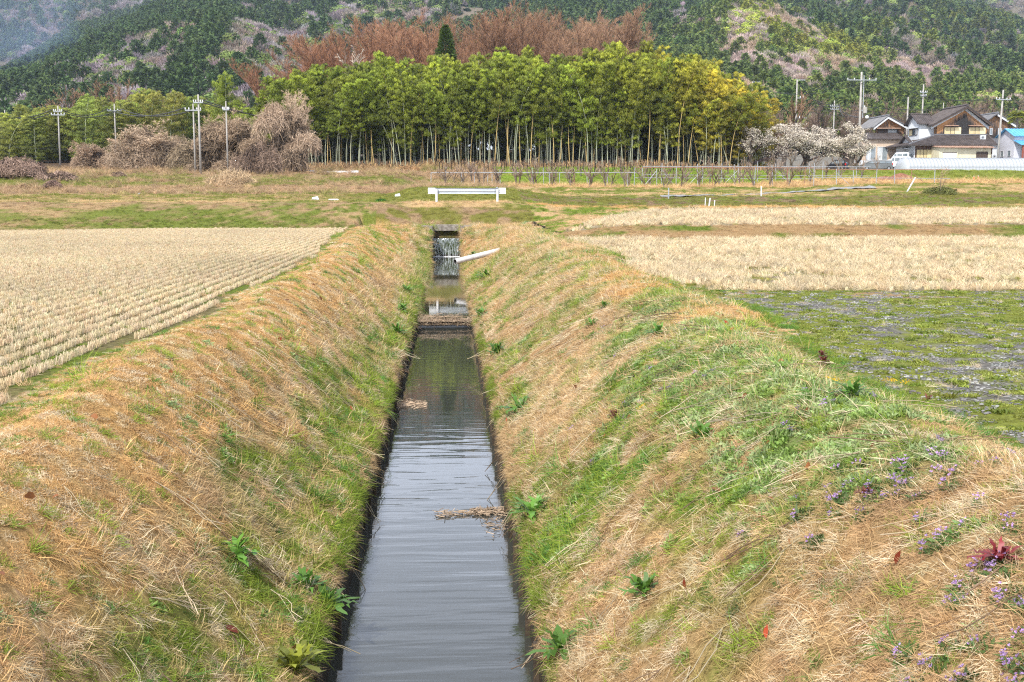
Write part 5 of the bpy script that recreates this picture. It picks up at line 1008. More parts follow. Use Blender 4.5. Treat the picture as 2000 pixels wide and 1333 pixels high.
# wooden stakes at the foot of the grove
g_ = np.random.default_rng(33)
stk = MB().tube([(0, 0, -.1), (.02, 0, 1.3)], [.045, .035], 6).build('stake', leafmat('stake', 'OBJECT', trans=0), None); tag(stk, 'pale wooden stake in the line at the foot of the grove', 'stake', 'stakes at the foot of the grove'); stk.color = (.52, .44, .32, 1)
for i in range(70):
    x = at(850+i*7.5+g_.uniform(-2, 2), 330, 124)[0]; o = stk if i == 0 else stk.copy()
    if i: C.objects.link(o)
    o.location = (x, 124+g_.uniform(-1, 1), hill_z(x, 124)); o.scale = (1, 1, g_.uniform(.7, 1.15)); o.rotation_euler = (g_.uniform(-.06, .06), g_.uniform(-.08, .08), g_.uniform(0, 3))
# ------------------------------------------------------------------ utility poles and lines
PC = surf('pole_concrete', (.28, .26, .24), (.40, .38, .35), 2, rough=.85, bump=.1); INS = surf('porcelain', (.70, .70, .70), (.8, .8, .8), 3, rough=.3, bump=0)
ENDS = {}
def pole(key, label, u, vt, vb, Y, arms=(), r=.12, lean=0, transformer=False, frame=False, double=False):
    x, zt = XZ(u, vt, Y); z = hill_z(x, Y)-.2; h = zt-z; t = thing('utility_pole', label, 'pole', (x, Y, z)); t.rotation_euler = (0, lean, 0); r *= .85
    MB().tube([(0, 0, 0), (0, 0, h)], [r*1.15, r*.72], 10).build('shaft', PC, t, smooth=True); k = Y/F_PX
    if double: MB().tube([(6*k, .1, h*.55), (5.5*k, .1, h*.97)], .06, 8).build('riser', GALV, t)
    for v, half in arms:
        za = XZ(u, v, Y)[1]-z; a = MB().box(-half, half, -r-.08, -r, za-.05, za+.05).build('crossarm', GALV, t)
        for xo in ((-half*.95, -half*.5, half*.5, half*.95)): MB().tube([(xo, -r-.04, za+.05), (xo, -r-.04, za+.12), (xo, -r-.04, za+.16), (xo, -r-.04, za+.27)], [.03, .075, .045, .06], 8).build('insulator', INS, t)
        ENDS.setdefault(key, []).append([(x-half*.95, Y-r-.04, z+za+.25), (x+half*.95, Y-r-.04, z+za+.25)])
    if not arms: ENDS[key] = [[(x, Y, zt-.2)]*2]
    if transformer:
        za = XZ(u, 215, Y)[1]-z; tm = MB().tube([(.62, -.1, za-.45), (.62, -.1, za+.35)], .27, 14).build('transformer', PC, t, smooth=False); MB().tube([(.55, -.1, za+.35), (.55, -.1, za+.55)], .06, 8).build('bushing', INS, t); MB().box(.1, .7, -.13, -.07, za-.1, za).build('bracket', GALV, t)
        MB().tube([(.95, 0, za-1.1), (.95, 0, za-.85), (.95, 0, za-.7)], [.22, .26, .05], 12).build('junction_box', INS, t)
    if frame:
        MB().box(0, 1.3, -.06, .06, h-.1, h).build('bracket', GALV, t)
        for dz in (3.0, 6.2):
            MB().box(0, 1.8 if dz > 3 else 1.4, -.06, .06, h-dz, h-dz+.1).build('bracket', GALV, t)
            for xo in (.6, 1.1): MB().tube([(xo, 0, h-dz+.1), (xo, 0, h-dz+.4)], [.06, .05], 8).build('insulator', INS, t)
    return t
pole('a', 'leftmost tall utility pole with two short crossarms before the bamboo thicket', 112, 207, 328, 150, ((218, .55), (225, .85)), lean=.008)
pole('b', 'utility pole rising behind the big rounded bare bush', 223, 203, 290, 158, ((217, .95),))
pole('c', 'tall plain utility pole at the right of the left-hand pair', 387, 185, 332, 113, ((201, .45),))
pole('d', 'shorter utility pole with a wide crossarm at the left of the pair', 377, 203, 318, 117, ((216, .8),), r=.10)
pole('e', 'thin old utility pole standing in the vine thicket', 441, 198, 325, 113, ((215, .3),), r=.09)
pole('z', 'small utility pole at the far left edge', 9, 215, 300, 175, ((228, .5),), r=.11)
pole('f', 'pale pole with stepped bracket frames right of the bamboo grove', 1557, 156, 300, 185, (), r=.17, frame=True)
pole('g', 'tallest utility pole carrying a grey transformer above the plum trees', 1683, 141, 325, 150, ((157, 2.0),), r=.19, transformer=True, double=True)
pole('h', 'short utility pole between the bracket pole and the transformer pole', 1630, 197, 300, 190, ((208, .8), (214, .7)), r=.15)
pole('i', 'plain thick pole behind the white gabled wing', 1774, 190, 300, 185, (), r=.17)
pole('j', 'slender utility pole with stacked fittings behind the main house', 1804, 165, 300, 190, ((181, .6), (188, .5)), r=.17)
pole('k', 'tall leaning utility pole between the main house and the blue roofed shed', 1955, 176, 309, 150, ((195, 1.0),), r=.17, lean=.03)
pole('l', 'distant bracket pole seen above the golden bamboos', 1470, 160, 300, 200, (), r=.13, frame=True)
pole('m', 'far small pole tip seen above the main roof', 1843, 201, 300, 200, (), r=.1)
WIRE = surf('cable', (.03, .03, .03), (.05, .05, .05), 3, rough=.6, bump=0)
def wire(label, A, B, sag, r=.055, dots=False):
    A = np.array(A); B = np.array(B); t = np.linspace(0, 1, 14); P = A+(B-A)*t[:, None]; P[:, 2] -= sag*4*t*(1-t); tag(MB().tube(P, r, 4).build('power_line', WIRE), label, 'cable', 'power lines strung between the poles')
WL = 'thin black power line strung between utility poles'
def wp(u, v, Y): return tuple(at(u, v, Y))
for k_ in (0, 1):
    wire(WL, ENDS['a'][0][1-k_] if 0 else ENDS['a'][k_][1], ENDS['b'][0][k_ and 1], .8); wire(WL, ENDS['b'][0][k_], ENDS['d'][0][k_], .9); wire(WL, ENDS['z'][0][k_], ENDS['a'][k_][0], .7); wire(WL, ENDS['c'][0][k_], wp(640, 232+6*k_, 158), .8); wire(WL, wp(-60, 226+5*k_, 180), ENDS['z'][0][k_], .5)
    wire(WL, ENDS['g'][0][k_], wp(1475, 168+4*k_, 200), 1.6, .03); wire(WL, ENDS['g'][0][k_], ENDS['k'][0][k_], 1.4, .03); wire(WL, ENDS['k'][0][k_], wp(2120, 190+5*k_, 150), .8, .02)
    wire(WL, ENDS['h'][k_][0], ENDS['f'][0][0], 1.0); wire(WL, ENDS['h'][k_][1], ENDS['g'][0][k_][:2]+(ENDS['g'][0][k_][2]-4.5,), 1.0)
for v0, v1, Y in ((195, 206, 184), (205, 212, 186), (213, 209, 183), (200, 196, 187), (219, 223, 182)): wire(WL, wp(1575, v0, Y), wp(2100, v1, Y), 1.4, .03)
wire('black cable running low across the left thickets', wp(-60, 278, 156), wp(380, 270, 150), 1.2, .014); wire('guy cable slanting down at the left end of the grove', wp(562, 335, 128), wp(655, 285, 132), .1, .02)
# ------------------------------------------------------------------ houses
TILE = surf('dark_roof_tiles', (.055, .045, .042), (.11, .09, .085), 1.5, rough=.6, bump=.1); TILE2 = surf('grey_roof_tiles', (.10, .10, .11), (.17, .17, .18), 1.5, rough=.5, bump=.1)
PLAS = surf('white_plaster', (.56, .59, .62), (.66, .68, .70), 1.2, rough=.8, bump=.05); CREAM = surf('cream_metal_siding', (.60, .55, .38), (.68, .63, .46), 1.2, rough=.6, bump=.1, stretch=(6, 1, .4)); BEI = surf('beige_render', (.50, .38, .28), (.58, .46, .35), 1, rough=.85)
FRM = surf('dark_window_frame', (.05, .035, .03), (.10, .07, .05), 5, rough=.6); SHUT = surf('tan_shutter', (.52, .42, .22), (.62, .52, .30), 2, rough=.5, bump=0); SHUT2 = surf('cream_shutter_box', (.72, .60, .34), (.78, .68, .42), 2, rough=.5, bump=0)
GLS = surf('window_glass', (.10, .13, .15), (.30, .34, .36), .6, rough=.12, bump=0, spec=.8); CURT = surf('curtained_glass', (.42, .46, .48), (.66, .68, .68), 1.2, rough=.25, bump=0, stretch=(5, 5, .3), spec=.6)
ALU = surf('aluminium_frame', (.45, .46, .47), (.6, .6, .6), 4, rough=.4, bump=0); DOORG = surf('white_roller_door', (.70, .70, .68), (.78, .78, .76), 3, rough=.5, bump=.15, stretch=(.2, 1, 6)); COP = surf('weathered_copper_sheet', (.36, .20, .13), (.50, .36, .28), 3, rough=.6)
def boards(name, burnt=.5):
    """cedar boards weathered from orange at the eaves to charred black lower down: streaks follow the boards"""
    m, nt, out = newmat(name); L = nt.links; tcn = N(nt, 'ShaderNodeTexCoord'); mpn = N(nt, 'ShaderNodeMapping'); mpn.inputs['Scale'].default_value = (3.5, 3.5, .35); L.new(tcn.outputs['Object'], mpn.inputs[0])
    n = N(nt, 'ShaderNodeTexNoise', Scale=2.0, Detail=5, Roughness=.6); L.new(mpn.outputs[0], n.inputs['Vector'])
    a = N(nt, 'ShaderNodeAttribute', attribute_name='wear', attribute_type='GEOMETRY'); ad = N(nt, 'ShaderNodeMath', operation='ADD'); L.new(n.outputs['Fac'], ad.inputs[0]); L.new(a.outputs['Fac'], ad.inputs[1])
    rp = N(nt, 'ShaderNodeValToRGB'); e = rp.color_ramp.elements; e[0].position = .48; e[0].color = (.022, .02, .02, 1); e[1].position = .85; e[1].color = (.44, .22, .085, 1); e2 = rp.color_ramp.elements.new(.66); e2.color = (.17, .10, .06, 1); L.new(ad.outputs[0], rp.inputs[0])
    n2 = N(nt, 'ShaderNodeTexWave', Scale=1.8, bands_direction='X'); L.new(tcn.outputs['Object'], n2.inputs['Vector']); b = N(nt, 'ShaderNodeBump', Strength=.4, Distance=.03); L.new(n2.outputs['Fac'], b.inputs['Height'])
    p = N(nt, 'ShaderNodeBsdfPrincipled', Roughness=.85); L.new(rp.outputs[0], p.inputs['Base Color']); L.new(b.outputs[0], p.inputs['Normal']); L.new(p.outputs[0], out.inputs[0]); return m
CEDAR = boards('charred_cedar_boards')
def gable_wall(name, parent, x0, x1, xa, z0, ze, za, y, mat, wear=None, th=.12, nx_=40, nz_=24):
    xs_ = np.linspace(x0, x1, nx_); top = np.where(xs_ < xa, ze+(za-ze)*(xs_-x0)/(xa-x0), ze+(za-ze)*(x1-xs_)/(x1-xa)); t = np.linspace(0, 1, nz_); X_, T_ = np.meshgrid(xs_, t); Z_ = z0+(top[None]-z0)*T_
    V = np.stack([X_, 0*X_+y, Z_], -1).reshape(-1, 3); I_ = np.arange(nz_-1)[:, None]*nx_+np.arange(nx_-1)[None]; F = np.stack([I_, I_+1, I_+nx_+1, I_+nx_], -1).reshape(-1, 4)
    V = np.concatenate([V, V+[0, th, 0]]); F = np.concatenate([F, F[:, ::-1]+nx_*nz_]); me = mesh(name, V, F, mats=mat)
    if wear is not None:
        dz = (top[None]-Z_); wv = wear(X_, Z_, dz).reshape(-1); a = me.attributes.new('wear', 'FLOAT', 'POINT'); a.data.foreach_set('value', np.concatenate([wv, wv]).astype(np.float32))
    return ob(name, me, parent)
def side_wall(name, parent, x, y0, y1, z0, z1, mat, wear=None, th=.12):
    ys_ = np.linspace(y0, y1, 16); zs_ = np.linspace(z0, z1, 16); Y_, Z_ = np.meshgrid(ys_, zs_); V = np.stack([0*Y_+x, Y_, Z_], -1).reshape(-1, 3); I_ = np.arange(15)[:, None]*16+np.arange(15)[None]; F = np.stack([I_, I_+1, I_+17, I_+16], -1).reshape(-1, 4)
    V = np.concatenate([V, V+[th, 0, 0]]); F = np.concatenate([F, F[:, ::-1]+256]); me = mesh(name, V, F, mats=mat)
    if wear is not None: wv = wear(Y_, Z_, z1-Z_).reshape(-1); a = me.attributes.new('wear', 'FLOAT', 'POINT'); a.data.foreach_set('value', np.concatenate([wv, wv]).astype(np.float32))
    return ob(name, me, parent)
def tiled(name, parent, p00, p10, p11, p01, mat, step=.27, th=.16):
    """roof plane p00-p10 (eave), p01-p11 (top): slab with raised rolls running from eave to top"""
    p00, p10, p11, p01 = [np.array(p, float) for p in (p00, p10, p11, p01)]; q = MB().slab(p00, p10, p11, p01, th); L_ = np.linalg.norm(p10-p00); n = max(2, int(L_/step)); nn = norm(np.cross(p10-p00, p01-p00))
    if nn[2] < 0: nn = -nn
    for i in range(n+1):
        t = i/n; a = p00+(p10-p00)*t; b = p01+(p11-p01)*t
        if np.linalg.norm(b-a) < .2: continue
        q.tube([a+nn*.01, b+nn*.01], .055, 5)
    return q.build(name, mat, parent)
def ridge(parent, a, b, mat, r=.16): return MB().tube([a, tuple((np.array(a)+np.array(b))/2+np.array([0, 0, -.02])), b], r, 6).build('ridge', mat, parent)
def window(parent, x0, x1, z0, z1, y, panes, frame=FRM, face='front', depth=.07, bar=.06):
    """panes: list of (fraction, material)"""
    q = MB(); W_, D_ = x1-x0, depth
    def bb(m, a0, a1, c0, c1, d0, d1):
        if face == 'front': m.box(a0, a1, y-d1, y-d0, c0, c1)
        else: m.box(y-d1, y-d0, a0, a1, c0, c1)
    bb(q, x0-bar, x1+bar, z0-bar, z0, 0, D_+.03); bb(q, x0-bar, x1+bar, z1, z1+bar, 0, D_+.02); bb(q, x0-bar, x0, z0, z1, 0, D_); bb(q, x1, x1+bar, z0, z1, 0, D_); x = x0
    for f, m in panes[:-1]: x += f*W_; bb(q, x-bar*.4, x+bar*.4, z0, z1, 0, D_-.01)
    fr = q.build('window', frame, parent); x = x0
    for f, m in panes: r = MB(); bb(r, x+(bar*.4 if x > x0 else 0), x+f*W_-(bar*.4 if x+f*W_ < x1-.01 else 0), z0, z1, 0, D_*.5 if m is not SHUT2 else D_*.95); r.build('pane', m, fr); x += f*W_
    return fr
def X_(u, Y): return at(u, 300, Y)[0]
def Z_(v, Y, u=1850): return at(u, v, Y)[2]
# main house
YM = 163.0; zg = 8.0; mh = thing('house', 'two storey house with charred wooden gable, dark tile roofs and tan shutters', 'house')
xl_, xr_, xa_ = X_(1828, YM), X_(1925, YM), X_(1880, YM); ze, za, zb_ = Z_(243, YM), Z_(213, YM), Z_(268, YM)
streak = lambda X0, Z0, dz: np.clip(.42-.30*dz/1.2+.30*ss(1.4, 3.4, np.abs(X0-xa_)-.6)*ss(2.2, .6, dz), -.25, .42)-.16*ss(2.0, .6, np.abs(X0-xa_))*ss(.3, .9, dz)
gable_wall('gable_wall', mh, xl_, xr_, xa_, zb_-.4, ze, za, YM, CEDAR, streak); side_wall('side_wall', mh, xl_-.001, YM+.13, YM+6.2, zb_-.4, ze-.05, CEDAR, lambda a, b, dz: .30-.12*dz+.0*a)
MB().box(xr_-.12, xr_, YM+.13, YM+6.2, zb_-.4, ze-.05).build('far_side_wall', PLAS, mh); MB().box(xl_+.13, xr_-.13, YM+6.1, YM+6.2, zb_-.4, ze-.05).build('back_wall', PLAS, mh)
ex0, ex1 = X_(1818, YM-.9), X_(1937, YM-.9); zE = Z_(243.5, YM-.9); zA = Z_(206.5, YM-.9)
tiled('roof', mh, (ex0, YM-.9, zE), (ex0, YM+6.9, zE), (xa_, YM+6.9, zA), (xa_, YM-.9, zA), TILE, .30, .14); tiled('roof', mh, (ex1, YM+6.9, zE), (ex1, YM-.9, zE), (xa_+.002, YM-.9, zA), (xa_+.002, YM+6.9, zA), TILE, .30, .14); ridge(mh, (xa_, YM-.95, zA+.10), (xa_, YM+6.95, zA+.10), TILE, .2)
for s_, xe in ((-1, ex0), (1, ex1)):   # white barge band and dark verge under the roof edge
    a = np.array([xe, YM-.86, zE-.15]); b = np.array([xa_, YM-.86, zA-.15]); q = MB().hexa([tuple(a+[0, 0, -.22]), tuple(b+[0, 0, -.22]), tuple(b+[0, .05, -.22]), tuple(a+[0, .05, -.22]), tuple(a), tuple(b), tuple(b+[0, .05, 0]), tuple(a+[0, .05, 0])]); q.build('bargeboard', FRM, mh)
    q = MB().hexa([(xe+s_*-.25, YM-.1, zE-.62), (xa_, YM-.1, zA-.60), (xa_, YM-.012, zA-.60), (xe+s_*-.25, YM-.012, zE-.62), (xe+s_*-.25, YM-.1, zE-.20), (xa_, YM-.1, zA-.17), (xa_, YM-.012, zA-.17), (xe+s_*-.25, YM-.012, zE-.20)]); q.build('plaster_band', PLAS, mh)
for ua, ub in ((1841.5, 1876), (1889.5, 1924)):
    x0, x1 = X_(ua, YM), X_(ub, YM)-.12; window(mh, x0+.05, x1, Z_(262, YM), Z_(249, YM), YM, [(.37, SHUT), (.25, SHUT), (.38, SHUT2)]); MB().hexa([(x0-.1, YM-.6, Z_(247, YM)), (X_(ua+26, YM), YM-.6, Z_(247, YM)), (X_(ua+26, YM), YM-.01, Z_(246, YM)), (x0-.1, YM-.01, Z_(246, YM)), (x0-.1, YM-.6, Z_(246.4, YM)), (X_(ua+26, YM), YM-.6, Z_(246.4, YM)), (X_(ua+26, YM), YM-.01, Z_(245, YM)), (x0-.1, YM-.01, Z_(245, YM))]).build('window_hood', COP, mh)
window(mh, YM+1.2, YM+4.6, Z_(264, YM), Z_(250, YM), xl_, [(.35, SHUT), (.3, SHUT), (.35, SHUT2)], face='side')
# skirt roof and ground floor
yE = 160.2; sx0, sx1 = X_(1774, yE), X_(1946, yE); szE = Z_(283, yE); szT = Z_(264.5, YM)
tiled('skirt_roof', mh, (sx0, yE, szE), (sx1, yE, szE), (xr_+.1, YM-.02, szT), (xl_-.1, YM-.02, szT), TILE, .27, .12); tiled('skirt_roof', mh, (sx0, YM+6, szE), (sx0, yE, szE), (xl_-.12, YM-.02, szT), (xl_-.12, YM+6, szT), TILE, .27, .12); ridge(mh, (sx0, yE, szE+.06), (xl_-.1, YM-.05, szT+.08), TILE2, .12); ridge(mh, (sx1, yE, szE+.06), (xr_+.1, YM-.05, szT+.08), TILE, .12); ridge(mh, (xl_-.1, YM-.08, szT+.08), (xr_+.1, YM-.08, szT+.08), TILE2, .11)
gx0_, gx1_ = X_(1787, 161.3), X_(1938, 161.3); MB().box(gx0_, gx1_, 161.3, 161.45, zg-.4, szE-.1).build('ground_floor_wall', surf('brown_boards', (.09, .055, .04), (.17, .10, .07), 4, rough=.8, stretch=(4, 4, .4)), mh); MB().box(gx0_-.12, gx0_, 161.31, YM+5, zg-.4, szE-.1).build('ground_floor_side_wall', PLAS, mh)
window(mh, X_(1790, 161.3), X_(1824, 161.3), Z_(309, 161.3), Z_(293, 161.3), 161.3, [(.2, SHUT), (.2, SHUT), (.2, SHUT), (.4, SHUT2)]); window(mh, X_(1828, 161.3), X_(1834, 161.3), Z_(309, 161.3), Z_(292, 161.3), 161.3, [(1, SHUT2)])
# annex
yA = 158.4; ax0, ax1 = X_(1834.5, yA), X_(1937, yA); xm = X_(1871, yA)
MB().box(ax0, xm, yA, 161.28, zg-.5, Z_(287, yA)).build('annex_wall', CREAM, mh); MB().box(xm+.004, ax1, yA+.25, 161.28, zg-.5, Z_(289.5, yA)).build('annex_wall', CREAM, mh)
MB().box(X_(1842, yA), X_(1868, yA), yA-.04, yA-.003, zg-.3, Z_(299, yA)).build('garage_door', DOORG, mh); window(mh, X_(1909, yA), X_(1930, yA), Z_(309, yA), Z_(297, yA), yA+.25, [(.5, FRM), (.5, FRM)], frame=FRM)
MB().box(X_(1842, yA)-.1, X_(1868, yA)+.1, yA-.07, yA-.002, Z_(298.7, yA), Z_(297.5, yA)).build('door_lintel', FRM, mh)
q = MB().slab((ax0-.25, yA-.5, Z_(288, yA)), (ax1+.3, yA-.5, Z_(289, yA)), (ax1+.3, 161.2, Z_(284.5, yA)), (ax0-.25, 161.2, Z_(283.5, yA)), .05)
i_ = ax0
while i_ < ax1: q.tube([(i_, yA-.52, Z_(288.3, yA)+.04), (i_, 161.15, Z_(284, yA)+.04)], .06, 5); i_ += .33
q.build('annex_roof', COP, mh)
def aircon(u, v, Y, label):
    x, z = XZ(u, v, Y); t = thing('air_conditioner', label, 'air conditioner', (x, Y, z)); MB().box(-.40, .40, -.15, .15, 0, .62).build('casing', PLAS, t, bevel=.02)
    MB().tube([(-.08, -.175, .31), (-.08, -.152, .31)], .24, 18).build('fan_grille', GALV, t); MB().tube([(-.08, -.19, .31), (-.08, -.176, .31)], .09, 12).build('fan_hub', FRM, t); MB().box(-.32, -.26, -.14, .14, -.15, -.001).box(.26, .32, -.14, .14, -.15, -.001).build('feet', FRM, t)
aircon(1919.5, 273, 161.9, 'white air conditioner standing on the tiled skirt roof'); aircon(1942, 310, 160.5, 'white air conditioner at the foot of the tall leaning pole')
# white gabled wing and the little entrance gable
def wing(parent, u_front, x_right, Y0, Y1, vb, ve, va, over=.5):
    x = X_(u_front, Y0); z0, z1, z2 = Z_(vb, Y0, u_front), Z_(ve, Y0, u_front), Z_(va, (Y0+Y1)/2, u_front); ym = (Y0+Y1)/2
    MB().add([(x, Y0, z0), (x, Y1, z0), (x, Y1, z1), (x, ym, z2-.18), (x, Y0, z1), (x+.12, Y0, z0), (x+.12, Y1, z0), (x+.12, Y1, z1), (x+.12, ym, z2-.18), (x+.12, Y0, z1)], [(0,4,3,2,1), (5,6,7,8,9), (0,1,6,5), (1,2,7,6), (2,3,8,7), (3,4,9,8), (4,0,5,9)]).build('gable_wall', PLAS, parent)
    MB().box(x+.121, x_right, Y0, Y0+.12, z0, z1-.02).build('front_wall', PLAS, parent); zo = z1-.28
    tiled('roof', parent, (x-over, Y0-.55, zo), (x_right, Y0-.55, zo), (x_right, ym, z2), (x-over, ym, z2), TILE, .3, .12); tiled('roof', parent, (x_right, Y1+.5, zo), (x-over, Y1+.5, zo), (x-over, ym+.002, z2), (x_right, ym+.002, z2), TILE, .3, .12); ridge(parent, (x-over-.04, ym, z2+.06), (x_right, ym, z2+.06), TILE, .13); return x, z0, z1
x, z0, z1 = wing(mh, 1793, xl_-.01, YM+1.0, YM+5.0, 276, 238, 224); window(mh, YM+1.6, YM+4.4, Z_(263, 164), Z_(252, 164), x, [(.3, CURT), (.3, GLS), (.4, SHUT2)], face='side'); MB().box(x-.5, x, YM+1.4, YM+4.7, Z_(250.5, 164), Z_(249.7, 164)).build('window_hood', PLAS, mh)
x, z0, z1 = wing(mh, 1782, gx0_-.13, YM-1.0, YM+3.2, 312, 279, 266, .45); window(mh, YM-.4, YM+2.4, Z_(309, 163), Z_(294, 163), x, [(.35, CURT), (.3, GLS), (.35, CURT)], frame=ALU, face='side'); MB().box(x-.7, x-.001, YM-.6, YM+2.8, Z_(291.5, 163), Z_(290.5, 163)).build('porch_hood', PLAS, mh)
# left neighbour
YL = 172.0; lh = thing('house', 'beige walled house with a wooden gable behind the white plum blossom', 'house'); lx0, lx1, lxa = X_(1709, YL), X_(1764, YL), X_(1729, YL); g0 = 8.4
zla, zle = Z_(227, YL, 1730), Z_(245, YL, 1730); zr_ = zla-(zla-zle)*(lx1+.4-lxa)/(lxa-lx0+.6)*.62
gable_wall('gable_wall', lh, lx0, lx1, lxa, Z_(262, YL, 1730), zle-.25, zla-.25, YL, CEDAR, lambda a, b, dz: .36-.22*dz+0*a); tiled('roof', lh, (lx0-.6, YL-.7, zle-.3), (lx0-.6, YL+7, zle-.3), (lxa, YL+7, zla), (lxa, YL-.7, zla), TILE2, .3, .14); tiled('roof', lh, (lx1+.5, YL+7, zle-.3), (lx1+.5, YL-.7, zle-.3), (lxa+.003, YL-.7, zla), (lxa+.003, YL+7, zla), TILE2, .3, .14); ridge(lh, (lxa, YL-.75, zla+.08), (lxa, YL+7, zla+.08), TILE2, .17)
for xe, s_ in ((lx0-.6, -1), (lx1+.5, 1)): a = np.array([xe, YL-.66, zle-.46]); b = np.array([lxa, YL-.66, zla-.15]); MB().hexa([tuple(a+[0, 0, -.3]), tuple(b+[0, 0, -.3]), tuple(b+[0, .05, -.3]), tuple(a+[0, .05, -.3]), tuple(a), tuple(b), tuple(b+[0, .05, 0]), tuple(a+[0, .05, 0])]).build('bargeboard', PLAS, lh)
MB().box(X_(1708, YL), X_(1754, YL), YL-.7, YL-.01, Z_(252.5, YL), Z_(251, YL)).build('window_hood', COP, lh); window(lh, X_(1713, YL), X_(1750, YL), Z_(260, YL), Z_(254, YL), YL, [(.5, FRM), (.5, CURT)])
bx0, bx1 = X_(1686, YL-3), X_(1763, YL-3); MB().box(bx0, bx1, YL-3, YL-2.85, g0-.5, Z_(271, YL-3)).build('wall', BEI, lh); MB().box(bx0-.12, bx0, YL-2.99, YL+5, g0-.5, Z_(271, YL-3)).build('side_wall', BEI, lh); MB().box(bx1+.001, bx1+.12, YL-2.99, YL+5, g0-.5, Z_(271, YL-3)).build('side_wall', BEI, lh)
tiled('skirt_roof', lh, (X_(1684, YL-3.5), YL-3.5, Z_(271.5, YL-3.5)), (X_(1766, YL-3.5), YL-3.5, Z_(271.5, YL-3.5)), (X_(1766, YL-3.5), YL-.05, Z_(260.5, YL)), (X_(1690, YL), YL-.05, Z_(260.5, YL)), TILE, .27, .12)
window(lh, X_(1692, YL-3), X_(1709, YL-3), Z_(313, YL-3), Z_(288, YL-3), YL-3, [(.5, CURT), (.5, GLS)], frame=ALU); window(lh, X_(1714, YL-3), X_(1732, YL-3), Z_(313, YL-3), Z_(288, YL-3), YL-3, [(.5, CURT), (.5, GLS)], frame=ALU)
MB().box(X_(1660, YL-5), X_(1735, YL-5), YL-5, YL-4.85, g0-.5, Z_(314, YL-5)).build('garden_wall', PLAS, lh)
# right neighbour
YR = 177.0; rh = thing('house', 'dark boarded house with a grey tile roof behind the leaning pole', 'house'); rx0, rx1, rxa = X_(1922, YR), X_(1974, YR), X_(1941, YR); zla, zle = Z_(221.5, YR), Z_(236, YR)
gable_wall('gable_wall', rh, rx0, rx1, rxa, Z_(275, YR), zle-.35, zla-.25, YR, CEDAR, lambda a, b, dz: .26-.10*dz+0*a); tiled('roof', rh, (rx0-.6, YR-.7, zle-.3), (rx0-.6, YR+7, zle-.3), (rxa, YR+7, zla), (rxa, YR-.7, zla), TILE2, .3, .14); tiled('roof', rh, (rx1+.5, YR+7, Z_(245, YR)), (rx1+.5, YR-.7, Z_(245, YR)), (rxa+.003, YR-.7, zla), (rxa+.003, YR+7, zla), TILE2, .3, .14); ridge(rh, (rxa, YR-.75, zla+.08), (rxa, YR+7, zla+.08), TILE2, .17)
a = np.array([rx1+.5, YR-.66, Z_(245, YR)-.16]); b = np.array([rxa, YR-.66, zla-.15]); MB().hexa([tuple(a+[0, 0, -.3]), tuple(b+[0, 0, -.3]), tuple(b+[0, .05, -.3]), tuple(a+[0, .05, -.3]), tuple(a), tuple(b), tuple(b+[0, .05, 0]), tuple(a+[0, .05, 0])]).build('bargeboard', PLAS, rh)
for ua, ub in ((1931.5, 1935), (1947.5, 1953), (1962.5, 1967.5)): window(rh, X_(ua, YR), X_(ub, YR), Z_(263, YR), Z_(251.5, YR), YR, [(1, GLS)], frame=PLAS)
tiled('skirt_roof', rh, (X_(1930, YR-3), YR-3, Z_(281, YR-3)), (X_(1985, YR-3), YR-3, Z_(281, YR-3)), (X_(1985, YR-3), YR-.05, Z_(270, YR)), (X_(1930, YR-3), YR-.05, Z_(270, YR)), TILE2, .27, .12); MB().box(X_(1934, YR-2.4), X_(1985, YR-2.4), YR-2.4, YR-2.25, g0-.5, Z_(281.5, YR-3)).build('wall', PLAS, rh)
window(rh, X_(1946, YR-2.4), X_(1971, YR-2.4), Z_(305, YR-2.4), Z_(285, YR-2.4), YR-2.4, [(.25, CURT), (.25, CURT), (.25, CURT), (.25, CURT)], frame=ALU)
# blue roofed shed
YS = 158.0; BLU = surf('blue_metal_roof', (.07, .30, .58), (.12, .40, .68), 1, rough=.4, bump=.05, spec=.5); LIL = surf('lilac_grey_siding', (.50, .50, .55), (.58, .58, .63), 1.5, rough=.6, stretch=(1, 1, 5)); sh = thing('shed', 'grey walled shed with bright blue metal roofs at the right edge', 'shed')
s0, s1 = X_(1981, YS), X_(1981, YS)+7; zr1, ze1 = Z_(252, YS+2.2, 1990), Z_(266, YS-.4, 1990)
MB().box(s0, s1, YS, YS+.12, g0-.5, Z_(266, YS)).build('front_wall', LIL, sh); MB().add([(s0-.1, YS+.001, g0-.5), (s0-.1, YS+4.5, g0-.5), (s0-.1, YS+4.5, ze1), (s0-.1, YS+2.2, zr1-.12), (s0-.1, YS+.001, ze1), (s0-.002, YS+.001, g0-.5), (s0-.002, YS+4.5, g0-.5), (s0-.002, YS+4.5, ze1), (s0-.002, YS+2.2, zr1-.12), (s0-.002, YS+.001, ze1)], [(0,4,3,2,1), (5,6,7,8,9), (0,1,6,5), (1,2,7,6), (2,3,8,7), (3,4,9,8), (4,0,5,9)]).build('gable_wall', LIL, sh)
tiled('roof', sh, (s0-.45, YS-.5, ze1), (s1, YS-.5, ze1), (s1, YS+2.2, zr1), (s0-.45, YS+2.2, zr1), BLU, .45, .05); tiled('roof', sh, (s1, YS+5, ze1), (s0-.45, YS+5, ze1), (s0-.45, YS+2.203, zr1), (s1, YS+2.203, zr1), BLU, .45, .05)
tiled('porch_roof', sh, (s0-.2, YS-2.2, Z_(282.5, YS-2.2)), (s1, YS-2.2, Z_(282.5, YS-2.2)), (s1, YS-.01, Z_(274, YS)), (s0-.2, YS-.01, Z_(274, YS)), BLU, .45, .05)
